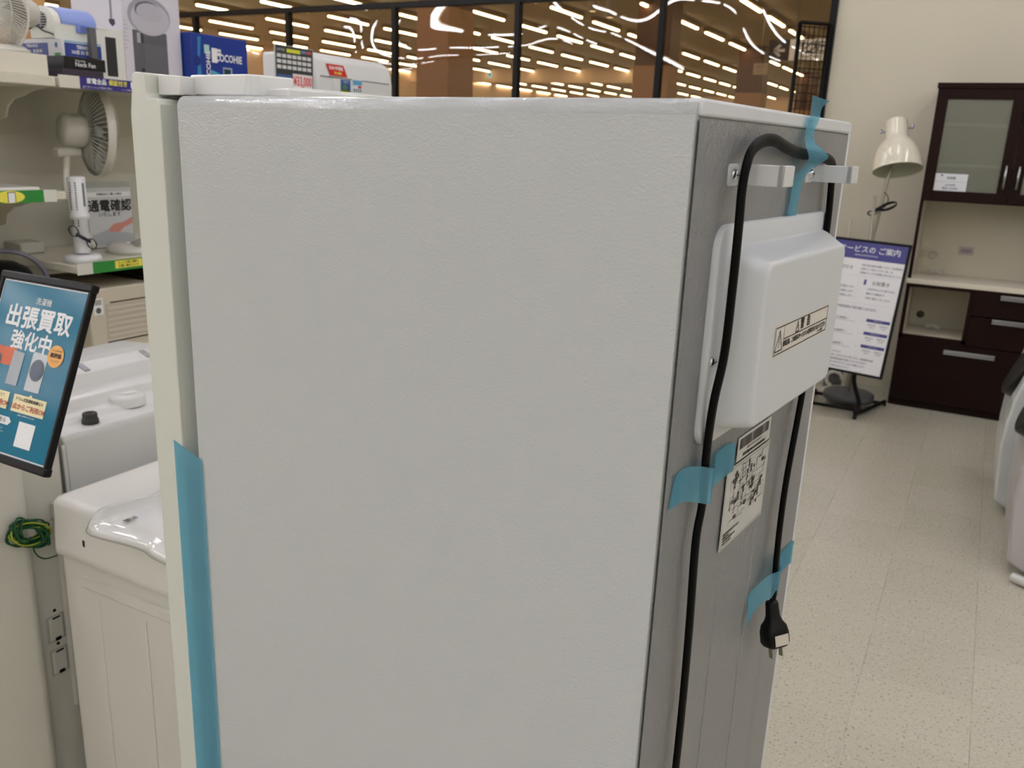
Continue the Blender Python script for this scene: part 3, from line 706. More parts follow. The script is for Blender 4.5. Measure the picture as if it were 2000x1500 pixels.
rail(ZL, SY+.055, SY+1.3, mGreenS, [('r', mYellow, 1, .082, .008, .187, .033), ('t', dk, 2, .134, .0255, .010, 'もっとお得に登録で', {'bold': .01, 'sx': .9}), ('t', dk, 2, .134, .0145, .010, 'お買い物チェック', {'bold': .02}), ('t', wht, 1, .202, .0205, .026, 'LINE公式アカウント', {'al': 'LEFT', 'bold': .03})], lab='green strip on the shelf edge')
yr = atx(85, 375, SX).y
rail(1.305, .5, yr, mGreenS, [('c', mYellow, 1, yr-.5-.105, .018, .045, .0175), ('r', dk, 2, yr-.5-.112, .002, yr-.5-.088, .032), ('r', wht, 3, yr-.5-.110, .002, yr-.5-.090, .030)], lab='green strip on the nearer shelf edge')
rail(1.305, yr, SY-.045, M('dcdad0', .12), [])

# ---- goods on top of the shelving
def boxthing(name, a, b_, mats, label, cat, art=None, group=None, bev=.0015, rz=0):
    m = MB(); c = Vector(((a[0]+b_[0])/2, (a[1]+b_[1])/2, a[2]))
    A, B = Vector(a)-c, Vector(b_)-c
    m.box(A, B, mats, bev, 1, smooth=False)
    for side, items in (art or {}).items():
        if side == 'x': m.art((B.x+.0004, A.y, A.z), (0, 1, 0), (0, 0, 1), items)
        if side == 'y': m.art((A.x, A.y-.0004, A.z), (1, 0, 0), (0, 0, 1), items)
    o = m.obj(name, loc=c, rot=(0, 0, rz)); return tag(o, label, cat, group)
ZTT = ZT + .0008
# white low carton at the left end, and the tray that the cartons stand on
boxthing('carton', (-2.93, 1.40, 1.6405), (-2.54, 1.735-.004, 1.70), M('ddd8c8', .5), 'plain cream low carton under the standing fan at the shelf end', 'box')
S2 = MB(); S2.box((SB, .3, 1.6095), (SX-.004, SY-.008, 1.6395), mShelf, .003, 1); part(S2, 'shelf_board')
# neck fan cartons
cw = M('e6e6e6', .5)
XF = -2.548
ya, yb = atx(125, 120, XF).y, atx(206, 125, XF).y
yW = atx(190, 120, -2.60).y; yb = min(yb, yW-.002)
zN0, zN1 = atx(128, 134, XF).z, atx(128, 109, XF).z
boxthing('carton', (-2.80, ya-.015, ZTT), (-2.535, ya+.125, zN0-.0005), M('3b3442', .35), 'flat dark plum carton at the bottom of the stack on the shelf corner', 'box')
nf = [('t', cw, 1, (yb-ya)*.50, (zN1-zN0)*.42, .0185, 'Neck Fan', {'bold': .02}), ('t', cw, 1, (yb-ya)*.38, (zN1-zN0)*.72, .009, 'Wearable', {})]
boxthing('carton', (-2.79, ya, zN0), (XF, yb, zN1), mCard, 'black Neck Fan carton on top of the plum one, lettering towards the aisle', 'box', {'x': nf})
boxthing('carton', (-2.955, SY+.004, ZTT), (-2.81, SY+.12, zN1-.004), mCard, 'black Neck Fan carton lying behind the stack, lettering upside down', 'box', {'y': [('t', cw, 1, .075, (zN1-ZTT)*.5, .0165, 'Neck Fan', {'rot': pi})]})
# blue and white fan carton
zT0, zT1 = zN1+.0005, atx(122, 74, -2.56).z
yc0, yc1 = atx(121, 90, -2.57).y, min(atx(205, 90, -2.57).y, yW-.002)
cwid, chei = yc1-yc0, zT1-zT0
tk = scale_art([('r', M('2c418f', .4), 1, .012, .002, .20, .050), ('t', cw, 2, .105, .037, .0175, 'TEKNOS', {'bold': .04}), ('t', cw, 2, .105, .018, .0165, '360度 3D 首振り', {'bold': .03}), ('r', M('8fb6c9', .4), 1, .012, .052, .20, .058)], cwid/.205, chei/.063)
boxthing('carton', (-2.80, yc0, zT0), (-2.57, yc1, zT1), M('d9dade', .5), 'white and blue fan carton on the black cartons, under the blue cooler', 'box',
         {'x': tk, 'y': scale_art([('r', M('2c418f', .4), 1, .006, .003, .150, .048), ('t', cw, 2, .078, .038, .014, 'TEKNOS', {'bold': .03}), ('t', cw, 2, .078, .018, .0145, '首振り 扇風機', {'bold': .02}), ('c', M('2a6f9a', .4), 1, .188, .040, .007, .010), ('r', mGreenS, 1, .178, .0, .205, .012)], 1.08, chei/.063)})
# cooler, blue and white
CO = empty('air_cooler', (-2.66, (yc0+atx(188, 50, -2.60).y)/2, zT1+.0005), 'small blue and white box fan standing on the blue carton', 'fan')
cl2 = (atx(188, 50, -2.60).y-yc0)/2; ch2 = (atx(120, 18, -2.66).z-zT1)/.117
SC = Matrix.Diagonal((.92, cl2/.085, ch2, 1))
P = [(-.062, 0), (.062, 0), (.066, .05)] + [(.066*cos(a_), .062+.055*sin(a_)) for a_ in [pi*i/10 for i in range(11)]] + [(-.066, .05)]
m = MB(); m.prism(P, .17, M('dfe0d6', .3), SC @ Matrix.Translation((0, -.085, 0)), .003, 2); m.obj('housing', CO)
P2 = [(.070*cos(a_)*1.0, .064+.058*sin(a_)) for a_ in [-.15+2.4*i/14 for i in range(15)]]
P3 = [(x*.94, .062+(z-.062)*.94) for x, z in P2[::-1]]
m = MB(); m.prism(P2+P3, .140, M('8a9ddc', .35), SC @ Matrix.Translation((0, -.058, 0)), .001, 1)
m.box((.064, .0, .03), (.073, .05, .062), M('7a90d6', .35), .003, 2, T=SC)
for k in range(3): m.box((.0725, .015+.008*k, .034), (.0735, .019+.008*k, .056), M('3a4c90', .4), T=SC)
m.obj('top_shell', CO)
m = MB()
m.lathe([(0, .0), (.030, .0)], mBlackM, SC @ Matrix.Translation((0, -.0862, .066)) @ Matrix.Rotation(pi/2, 4, 'X'), 28)
for k in range(6): m.box((-.028, -.0885, .043+.009*k), (.028, -.087, .0455+.009*k), M('c9ccd0', .4), T=SC)
m.box((-.001, -.089, .038), (.001, -.087, .094), M('c9ccd0', .4), T=SC); m.obj('vent_grille', CO)
m = MB(); m.tube(curve_pts([SC @ Vector(v) for v in ((-.06, -.089, .035), (-.02, -.092, .045), (.02, -.094, .026), (.05, -.092, .018), (.064, -.088, .012))], 6), .0022, mBlack, 6); m.obj('cable', CO)
ygr = atx(179, 80, -2.545).y
boxthing('carton', (-2.567, ygr, zN1+.001), (-2.549, min(ygr+.022, yW+.01), atx(185, 55, -2.552).z), M('5d5d5e', .5), 'narrow dark grey upright carton between the blue carton and the white tower carton', 'box')
# white tower fan carton
y0 = yW; y1 = atx(245, 120, -2.60).y; zt_ = atx(215, 56, -2.60).z
boxthing('carton', (-2.70, y0, ZTT), (-2.60, y1, zt_), M('dad9d2', .5), 'narrow white carton showing a black tower fan', 'box',
         {'x': [('r', M('2b2b2c', .4), 1, (y1-y0)*.33, .020, (y1-y0)*.70, .020+(zt_-ZTT)*.72), ('t', dk, 1, .004, zt_-ZTT-.008, .006, 'タワーファン', {'al': 'LEFT'})]})
# big grey-white carton with a bladeless fan picture
XB = -2.605
y0 = y1+.004; y1b = atx(357, 140, XB).y; zb = 2.06
lav = M('cfccd4', .5); s1, s2, s3 = M('9d9aa4', .4), M('b9b7c0', .4), M('5d5d62', .4)
def uv(px, py): q = atx(px, py, XB); return q.y-y0, q.z-ZTT
rc, rt = uv(291, 33), uv(291, 70); rl, rr_ = uv(249, 33), uv(332, 33); bL, bR, bT, bB = uv(261, 100)[0], uv(327, 100)[0], uv(292, 62)[1], uv(292, 143)[1]
rx, ry = (rr_[0]-rl[0])/2, rc[1]-rt[1]
A_ = [('r', s3, 1, bL, bB, bR, bT), ('c', s1, 2, rc[0], rc[1], rx, ry), ('c', s2, 3, rc[0]+.004, rc[1]-.006, rx*.90, ry*.86), ('c', M('66646c', .4), 4, rc[0]-.004, rc[1]+ry*.28, rx*.62, ry*.50), ('c', M('b3b1ba', .4), 5, rc[0]+.002, rc[1]+ry*.20, rx*.62, ry*.50),
      ('r', M('a3a3aa', .4), 2, bL+(bR-bL)*.12, bT-.040, bL+(bR-bL)*.22, bT-.008), ('r', M('2d2d31', .4), 2, bL+(bR-bL)*.24, bT-.040, bL+(bR-bL)*.30, bT-.008), ('c', M('1d1d20', .4), 3, bL+(bR-bL)*.24, bB+.008, .007, .006)]
for k in range(30): A_.append(('r', M('707076', .4), 2, bL+(bR-bL)*.32, bB+.004+.003*k, bR-.002, bB+.0052+.003*k))
v1, v2 = uv(215, 5), uv(217, 40)
A_ += [('l', M('8e8f9c', .4), 1, [(v1[0]-.006, v1[1]+.08), (v1[0], v1[1]), (v2[0], v2[1])], .008), ('p', M('4b4756', .4), 2, [(v2[0]-.010, v2[1]+.004), (v2[0]+.012, v2[1]+.006), (v2[0]+.014, v2[1]-.008), (v2[0]+.003, v2[1]-.018), (v2[0]-.008, v2[1]-.008)])]
for k in range(8): A_.append(('l', M('9a97a2', .4), 1, [(-.098+.1, .20-.012*k), (.012+.004*(k % 3), .20-.012*k)], .0018))
boxthing('carton', (-2.86, y0, ZTT), (XB, y1b, zb), lav, 'tall pale grey carton printed with a round bladeless purifier', 'box', {'x': A_})
# blue carton
ya, yb = max(atx(357, 100, -2.56).y, y1b+.004), atx(483, 110, -2.56).y; zq = atx(420, 70, -2.56).z
bl = M('12338c', .35)
cc = atx(410, 80, -2.56).y - ya
A_ = [('p', M('2f7fb0', .35), 1, [(.02, 0), (.05, 0), (.035, .10), (.045, zq-ZTT-.01), (.03, zq-ZTT-.01), (.024, .1)]), ('c', M('0d2a78', .35), 2, .024, .100, .014, .018),
      ('p', M('4fa6c8', .35), 1, [(cc, 0), (cc+.09, 0), (cc+.05, .06), (cc, .075)]), ('t', cw, 2, cc+.085, .118, .036, 'COCOHIE', {'bold': .03, 'sx': .8}), ('t', cw, 2, cc-.012, .075, .028, 'COCOHIE', {'rot': pi/2, 'bold': .03}),
      ('r', M('8f99b4', .4), 2, cc+.055, .0, cc+.100, .088), ('r', M('133b45', .25), 3, cc+.060, .0, cc+.092, .082), ('r', M('223', .25) if False else M('101820', .25), 3, cc+.103, .0, cc+.118, .06),
      ('r', M('8f99b4', .4), 2, .016, 0, .050, .052), ('r', M('133b45', .25), 3, .020, 0, .046, .046),
      ('r', cw, 3, cc+.004, .100, cc+.030, .150), ('r', cw, 3, cc+.030, .125, cc+.048, .148), ('t', dk, 4, cc+.038, .137, .009, 'F12', {'bold': .04}), ('r', M('a8d4c8', .4), 3, cc-.030, .128, cc-.006, .158), ('l', M('0a2468', .4), 2, [(cc-.001, 0), (cc-.001, .17)], .0015)]
boxthing('carton', (-2.80, ya, ZTT), (-2.56, yb, zq), bl, 'deep blue carton of a personal air cooler lettered COCOHIE', 'box', {'x': A_})
# black arched thing behind
m = MB(); P = []
yc2 = atx(515, 140, -2.70).y
m.tube(curve_pts([(-2.70, yc2-.088, ZTT+.008), (-2.70, yc2-.07, ZTT+.050), (-2.70, yc2, ZTT+.064), (-2.70, yc2+.07, ZTT+.050), (-2.70, yc2+.088, ZTT+.008)], 8), .007, mBlack, 8)
m.box((-2.80, yc2-.083, ZTT), (-2.62, yc2+.083, ZTT+.040), M('c4c6c2', .4), .016, 3)
tag(m.obj('fan_heater'), 'low pale appliance with a black arched rim, between the blue carton and the price card', 'appliance')
# room air conditioner
ys, ye = yc2+.095, atx(767, 150, -2.50).y
AC = empty('air_conditioner', (-2.65, (ys+ye)/2, ZTT), 'white wall air conditioner unit lying on the shelf, red warranty sticker on it', 'air conditioner')
def rp(mb, name, root, label=None):
    o = mb.obj(name, root); o.location = -Vector(root.location)
    if label: o['label'] = label
m = MB(); zt2 = atx(690, 112, -2.52).z
H_ = zt2-ZTT
m.prism([(-2.80, ZTT), (-2.505, ZTT), (-2.50, ZTT+.02), (-2.50, ZTT+.09), (-2.515, ZTT+H_*.86), (-2.56, ZTT+H_), (-2.80, ZTT+H_)], ye-ys, M('d9dad9', .3), Matrix.Translation((0, ys, 0)), .012, 3)
rp(m, 'casing', AC)
m = MB(); m.box((-2.502, ys+.10, ZTT+.035), (-2.4985, ye-.03, ZTT+.095), M('d6d7d6', .3), .001, 1)
m.box((-2.5005, ys+.02, ZTT+.0955), (-2.4988, ye-.03, ZTT+.0985), M('3c3c3c', .5)); m.box((-2.5005, ys+.02, ZTT+.032), (-2.4988, ye-.03, ZTT+.035), M('3c3c3c', .5))
rp(m, 'air_flap', AC)
L0 = atx(644, 120, -2.50).y; 
m = MB(); slo = Vector((-.015, 0, H_*.86-.09)).normalized()
m.art((-2.4985, L0, ZTT+.104), (0, 1, 0), slo, [('p', M('c81e1a', .4), 1, [(0, 0), (.112, 0), (.096, .046), (-.016, .046)]), ('t', wht, 2, .044, .030, .0165, '日本1年保証', {'bold': .03}), ('t', mYellow, 2, .052, .011, .012, '安心保証', {'bold': .03})])
rp(m, 'warranty_sticker', AC, 'red slanted sticker')
ytag = atx(664, 160, -2.495).y
m = MB(); m.box((-2.4985, ytag, ZTT+.028), (-2.494, ytag+.070, ZTT+.094), M('e1e4e6', .2)); m.art((-2.4935, ytag, ZTT+.028), (0, 1, 0), (0, 0, 1), [('r', M('3b5da0', .4), 1, .003, .010, .067, .064), ('r', M('27468a', .4), 2, .010, .018, .064, .045), ('c', M('4e7c56', .4), 3, .030, .034, .017, .012), ('r', M('cfd23c', .4), 2, .006, .011, .064, .023), ('t', wht, 3, .035, .055, .009, 'リモコン', {'bold': .02})])
rp(m, 'info_card', AC, 'blue info card')
m = MB(); yt = ytag+.082; m.box((-2.4985, yt, ZTT+.024), (-2.494, yt+.066, ZTT+.098), M('dfe9ef', .2)); A_ = [('r', M('5fa4c8', .4), 1, .002, .052, .064, .072), ('r', red, 2, .036, .040, .060, .050)]
for a_ in range(4):
    for b3 in range(2): A_.append(('r', M('4c5560', .4), 2, .006+.015*a_, .008+.017*b3, .014+.015*a_, .020+.017*b3))
m.art((-2.4935, yt, ZTT+.024), (0, 1, 0), (0, 0, 1), A_); rp(m, 'info_card', AC, 'pale blue info card')
# price card
yp0, yp1 = atx(537, 120, -2.47).y, atx(612, 120, -2.47).y
zp0, zp1 = atx(612, 176, -2.47).z, atx(537, 85, -2.47).z
PW_, PH_ = yp1-yp0, zp1-zp0; fx, fy = PW_/.20, PH_/.27
A_ = [('r', M('33383a', .3), 1, .004*fx, .004*fy, .196*fx, .266*fy), ('r', M('d6dc3a', .4), 2, .06*fx, .226*fy, .13*fx, .250*fy), ('t', cw, 2, .030*fx, .238*fy, .011, 'おすすめ', {}), ('r', M('6b7fb8', .4), 2, .135*fx, .232*fy, .160*fx, .252*fy), ('r', M('b85858', .4), 2, .163*fx, .232*fy, .190*fx, .252*fy)]
for r_ in range(3):
    for c_ in range(7): A_.append(('r', M('d4d5d4', .4), 2, (.010+.026*c_)*fx, (.190-.036*r_)*fy, (.031+.026*c_)*fx, (.213-.036*r_)*fy))
A_ += [('r', M('3d5c95', .4), 2, .008*fx, .062*fy, .082*fx, .082*fy), ('r', M('d4d5d4', .4), 2, .008*fx, .048*fy, .082*fx, .062*fy), ('r', M('8c2d30', .4), 2, .008*fx, .030*fy, .082*fx, .044*fy), ('r', M('d9d5d6', .4), 2, .008*fx, .010*fy, .082*fx, .029*fy),
       ('r', M('e6dedf', .4), 2, .088*fx, .002*fy, .192*fx, .094*fy), ('t', M('e0525a', .4), 3, .140*fx, .045*fy, .034*fx*1.3, '¥33,000', {'bold': .03, 'sx': .66}), ('t', red, 3, .14*fx, .012*fy, .010, '税込', {})]
CP = empty('price_card', (-2.472, (yp0+yp1)/2, ZTT), 'black and white price card reading 33,000 yen in front of the air conditioner', 'price card')
m = MB(); m.box((-2.474, yp0, zp0), (-2.4705, yp1, zp1), M('b9bcbc', .3), .0008, 1); m.art((-2.4702, yp0, zp0), (0, 1, 0), (0, 0, 1), A_); rp(m, 'card', CP)
m = MB(); m.box((-2.4865, yp0+.03, ZTT), (-2.474, yp1-.03, ZTT+.006), mClear); m.box((-2.478, yp0+.03, ZTT), (-2.4742, yp1-.03, ZTT+.05), mClear); rp(m, 'holder', CP)

# ---- fans
def fan_head(root, R, T, depth=.05, spokes=70, hubr=.3, motor=.135, mm=None, name='guard', wire=.0011):
    mm = mm or M('cfcec6', .35); g = MB()
    def tp(v): return T @ Vector(v)
    for rr_, z in ((1, 0), (.72, depth*.62), (.42, depth*.92)):
        g.tube([tp((R*rr_*cos(a_), R*rr_*sin(a_), z)) for a_ in [2*pi*i/48 for i in range(48)]], wire*(2.2 if rr_ == 1 else 1.3), mm, 6, closed=True)
    for i in range(spokes):
        a_ = 2*pi*i/spokes; P = []
        for s_ in (hubr*.9, .5, .7, .86, .96, 1.0):
            tw = a_ + (1-s_)*.55; P.append(tp((R*s_*cos(tw), R*s_*sin(tw), depth*(1-max(0, (s_-.25)/.75)**2.6))))
        g.tube(P, wire, mm, 4)
        P = [tp((R*s_*cos(a_), R*s_*sin(a_), -depth*.9*(1-max(0, (s_-.25)/.75)**2.6))) for s_ in (hubr, .6, .86, 1.0)]
        if i % 2 == 0: g.tube(P, wire, mm, 4)
    g.obj(name, root)
    h = MB(); h.lathe([(0, depth+.006), (R*hubr*.8, depth+.005), (R*hubr*.98, depth+.001), (R*hubr, depth-.006), (0, depth-.006)], M('d8d5c8', .35), T, 32)
    h.box((-R*.14, R*.02, depth+.0058), (R*.14, R*.05, depth+.0066), M('8b8a84', .5), T=T); h.obj('hub_badge', root)
    bl_ = MB()
    for k in range(5):
        a0 = 2*pi*k/5; V = []; F = []; nn = 8
        for i in range(nn+1):
            s_ = .2 + .68*i/nn
            for j in range(7):
                q = a0 + (-.42 + .84*j/6)*(.55+.55*s_); V.append((R*s_*cos(q), R*s_*sin(q), -.002 + (j-3)*.0055*(1.1-s_*.4)))
        F = [(i*7+j, (i+1)*7+j, (i+1)*7+j+1, i*7+j+1) for i in range(nn) for j in range(6)]
        bl_.add(V, F, M('9d9b92', .3), T, True)
    bl_.lathe([(0, .012), (R*.18, .010), (R*.2, -.012), (0, -.012)], M('c9cdc8', .3), T, 24)
    bl_.obj('blade_set', root)
    if motor:
        m_ = MB(); m_.lathe([(R*.98, -.004), (R*1.0, -.010), (R*.99, -.030), (R*.95, -.034)] if False else [(0, -motor), (R*.30, -motor+.002), (R*.36, -motor+.015), (R*.38, -.06), (R*.36, -depth*.75), (0, -depth*.75)], M('c9c7bb', .35), T, 32); m_.obj('motor_housing', root)
def look(c, d, roll=0):
    d = Vector(d).normalized(); x = Vector((0, 0, 1)).cross(d).normalized(); y = d.cross(x)
    return Matrix(((x.x, y.x, d.x, c[0]), (x.y, y.y, d.y, c[1]), (x.z, y.z, d.z, c[2]), (0, 0, 0, 1))) @ Matrix.Rotation(roll, 4, 'Z')
# A: standing fan on top of the near bay
c = atx(5, 20, -2.62); FA = empty('standing_fan', (c.x, c.y, 1.7005), 'pale grey round fan on top of the shelving at the left edge', 'fan')
T = look((0, 0, c.z-1.70), (.05, -1, -.04))
fan_head(FA, c.z-1.706, T, .045, 80, .30, .10, M('d9d6cc', .35), wire=.0014)
m = MB(); m.tube(curve_pts([(0, .05, c.z-1.70-.03), (0, .055, .10), (0, .02, .02)], 5), .012, M('c9c7bb', .35), 10); m.lathe([(0, .024), (.045, .02), (.062, .008), (.063, 0.001), (0, 0.001)], M('cfcdc2', .35), Matrix.Translation((0, 0, 0))); m.obj('stand', FA)
# B: desk fan on the middle shelf
c = atx(190, 258, -2.72); FB = empty('desk_fan', (c.x, c.y-.02, ZL+.0008), 'off-white desk fan turned sideways on the shelf beside the notice', 'fan')
cz = c.z-ZL; T = look((0, .02, cz), (.30, .95, -.03))
fan_head(FB, .147, T, .05, 96, .28, .12, wire=.0015)
gm2 = M('cfccbf', .35)
m = MB(); T2 = T; m.lathe([(.147, .012), (.150, .008), (.150, -.012), (.147, -.016)], gm2, T2, 48); m.obj('guard_ring', FB)
m = MB(); nk = atx(181, 462, -2.70) - Vector((c.x, c.y-.02, ZL)); m.tube(curve_pts([(-.035, -.075, cz-.06), (.0, (nk.y-.05)/1.0-.012, .20), (.02, nk.y, .022)], 6), .012, gm2, 12); m.box((-.055, -.12, cz-.085), (-.015, -.03, cz-.055), gm2, .008, 2); m.obj('neck', FB)
m = MB(); m.lathe([(0, .034), (.08, .032), (.108, .026), (.118, .016), (.12, 0), (0, 0)], M('d6d4ca', .25), Matrix.Translation((.055, .10, 0)) @ Matrix.Diagonal((.85, .85, 1, 1)), 40)
for k in range(4): m.box((.05+.018*k, .06, .031), (.06+.018*k, .072, .036), M('e8e8e4', .3), .002, 1)
m.obj('base', FB)
# C: slim tower fan
c = aty(150, 500, SY+.085); TF = empty('tower_fan', (-2.565, SY+.070, ZL+.0008), 'slim white tower fan with dotted slots beside the desk fan', 'fan')
HT = atx(150, 345, -2.565).z-ZL
m = MB(); m.lathe([(0, HT), (.024, HT), (.027, HT-.005), (.027, HT*.58), (.030, HT*.56), (.030, HT*.52), (.024, HT*.5), (.024, .03)], M('d9dadb', .3), None, 36)
for k in range(16):
    for a_ in (-1.0, -.35):
        if a_ == -1.0 or True:
            z_ = HT*.93-.0075*k
            if z_ < HT*.6: z_ -= HT*.08
            m.box((-.002, -.0283, z_-.0018), (.002, -.0262, z_+.0018), mBlackM, T=Matrix.Rotation(a_+1.15, 4, 'Z'))
m.box((.0265, -.004, HT*.66), (.0278, .004, HT*.93), M('77797a', .4), T=Matrix.Rotation(.12, 4, 'Z'))
m.obj('body', TF)
m = MB(); m.lathe([(0, .026), (.05, .024), (.056, .016), (.057, 0), (0, 0)], M('d9dadb', .3), None, 36); m.obj('base', TF)
m = MB(); rr = random.Random(9)
for (dy, dz, s_) in ((-.050, .105, 1), (.010, .060, 1)):
    for k in range(4):
        a0 = rr.uniform(.3, 1); P = [(.034+rr.uniform(0, .006), dy+s_*.014*cos(2*pi*i/10)*cos(a0) - .019*sin(2*pi*i/10)*sin(a0), dz + .014*cos(2*pi*i/10)*sin(a0) + .019*sin(2*pi*i/10)*cos(a0)) for i in range(10)]
        m.tube(curve_pts(P, 3, True), .0012, M('3a3836', .5), 5, closed=True)
m.tube([(.038, -.042, .095), (.040, .002, .068)], .0055, M('25223a', .5), 8); m.obj('cable', TF)
# D: small grey box behind
boxthing('storage_tray', (-2.93, SY+.03, ZL+.0008), (-2.83, SY+.12, ZL+.040), M('b9b7ab', .5), 'small grey-beige tray at the open end of the shelf behind the tower fan', 'tray', bev=.006)
# E: acrylic notice
ya, yb = atx(172, 430, -2.80).y, atx(262, 430, -2.80).y; za = ZL+.0008; zb = atx(262, 354, -2.80).z
hh = zb-za; ww = yb-ya
NT = empty('notice_stand', (-2.805, (ya+yb)/2, za), 'clear acrylic notice reading 通電確認いたします behind the fans on the shelf', 'notice')
m = MB(); m.box((-2.808, ya, za), (-2.804, yb, zb), mClear); m.box((-2.86, ya, za), (-2.804, yb, za+.003), mClear); rp(m, 'holder', NT)
m = MB(); m.box((-2.8035, ya+.004, za+.004), (-2.8030, yb-.004, zb-.02), M('c4c5c5', .5))
m.art((-2.8026, ya, za), (0, 1, 0), (0, 0, 1), [('r', M('e2e2e0', .5), 1, .006, hh-.052, ww-.006, hh-.036), ('t', dk, 2, ww/2, hh-.044, .0095, '家電製品をご購入の際は', {'bold': .02}), ('t', dk, 2, ww/2, hh-.087, ww*.235, '通電確認', {'bold': .03}), ('t', dk, 2, ww*.48, hh-.116, .0185, 'いたします', {'bold': .01}),
      ('p', M('c98a7d', .5), 2, [(ww*.42, hh-.170), (ww*.55, hh-.150), (ww*.75, hh-.146), (ww*.97, hh-.128), (ww*.97, hh-.152), (ww*.78, hh-.164), (ww*.66, hh-.182), (ww*.46, hh-.178)]), ('p', M('a9adb0', .5), 1, [(.005, .01), (ww-.006, .01), (ww-.006, hh-.19), (ww*.4, hh-.17), (.005, hh-.19)])])
rp(m, 'notice', NT)
# F: plastic bag
m = MB(); rr = random.Random(2); V = []; F = []; nu, nv = 14, 10
for i in range(nv+1):
    for j in range(nu):
        a_ = 2*pi*j/nu; t_ = i/nv; r_ = (.065*sin(pi*min(t_*1.1+.08, 1)) + .004)*(1+rr.uniform(-.16, .16)); V.append((r_*cos(a_)*.8, r_*sin(a_)*1.2, .075*t_*(1+rr.uniform(-.1, .1))))
F = [(i*nu+j, i*nu+(j+1) % nu, (i+1)*nu+(j+1) % nu, (i+1)*nu+j) for i in range(nv) for j in range(nu)]
m.add(V, F, mBag, smooth=False); c = atx(283, 470, -2.545)
tag(m.obj('plastic_bag', loc=(-2.60, c.y+.085, ZL+.002)), 'crumpled clear plastic bag on the shelf right of the notice', 'bag')
# G: clear tray on the near shelf
boxthing('tray', (-2.72, SY-.30, 1.3058), (-2.53, SY-.075, 1.318), M('e3e2da', .2), 'thin white tray lying on the nearer green-railed shelf', 'tray', bev=.004)
# H: dark air purifier on the near lower shelf
c = atx(25, 540, -2.60)
AP = empty('air_purifier', (-2.66, c.y-.01, .9008), 'rounded black and grey appliance with a white front, partly behind the teal poster', 'appliance')
m = MB(); m.lathe([(0, .190), (.05, .185), (.085, .165), (.105, .13), (.112, .08), (.112, .0), (0, 0)], mBlack, None, 36); m.obj('body', AP)
m = MB(); m.prism([(-.10, 0), (.10, 0), (.10, .10), (.07, .145), (-.02, .165), (-.10, .165)], .02, M('cbc8c0', .35), Matrix.Translation((0, -.135, 0)) , .006, 2)
m.box((-.03, -.1365, .118), (.01, -.1345, .124), dk); m.obj('front_panel', AP)
m = MB(); m.tube([(.02+.10*cos(a_)*.5, .01+.105*cos(a_), .12+.10*sin(a_)) for a_ in [pi*i/20 for i in range(21)]], .008, M('6a6872', .3), 8); m.obj('handle', AP)
# I: window air conditioner on the low shelf
yq0, yq1 = atx(176, 570, -2.52).y, SY+.62
WN = empty('window_air_conditioner', (-2.7, (yq0+yq1)/2, .7408), 'beige slatted air conditioner box on the low shelf under the green rail', 'air conditioner')
zt3 = .985
m = MB(); m.box((-2.90, yq0, .7408), (-2.53, yq1, zt3), M('cfc6b2', .45), .006, 2); rp(m, 'casing', WN)
ylo, yhi = atx(205, 600, -2.53).y, yq1-.04
m = MB(); m.box((-2.5305, ylo, .812), (-2.5285, yhi, .930), M('c4bba6', .45), .001, 1)
for k in range(6): m.box((-2.529, ylo+.004, .818+.0185*k), (-2.5255, yhi-.004, .830+.0185*k), M('cfc7b5', .45), .002, 1)
m.box((-2.5305, ylo+.02, .933), (-2.528, yhi, .937), M('4a4438', .6)); m.box((-2.5305, ylo, .800), (-2.528, yhi, .804), M('4a4438', .6)); rp(m, 'louvre_panel', WN)
m = MB(); m.art((-2.5292, yq0+.014, .90), (0, 1, 0), (0, 0, 1), [('r', wht, 1, 0, 0, .035, .055), ('r', M('a8a5a0', .5), 2, .005, .032, .030, .050), ('c', M('5a5855', .5), 2, .017, .014, .010, .010)]); rp(m, 'sticker', WN)
boxthing('folder', (-2.80, SY+.30, .9858), (-2.56, SY+.60, .997), mBlackM, 'thin black slab lying on top of the beige air conditioner', 'board')

# ================================================================== BACK OF THE SHOP
# mesh display panel
p0, p1 = Vector((-1.245, 6.02)), Vector((-1.09, 6.16))
MP = empty('mesh_panel', ((p0.x+p1.x)/2, (p0.y+p1.y)/2, 0), 'tall black wire mesh panel standing at the edge of the glass partition', 'mesh panel')
zt4 = aty(1625, 45, 6.10).z
m = MB()
for p in (p0, p1): m.tube([(p.x, p.y, 0), (p.x, p.y, zt4)], .014, mBlack, 8)
m.tube([(p0.x, p0.y, zt4), (p1.x, p1.y, zt4)], .012, mBlack, 8); m.tube([(p0.x, p0.y, .1), (p1.x, p1.y, .1)], .012, mBlack, 8)
rp(m, 'frame', MP)
m = MB()
for k in range(1, 6): q = p0.lerp(p1, k/6); m.tube([(q.x, q.y, .1), (q.x, q.y, zt4)], .003, mBlack, 5)
z = .14
while z < zt4: m.tube([(p0.x, p0.y, z), (p1.x, p1.y, z)], .003, mBlack, 5); z += .05
rp(m, 'wire_grid', MP)
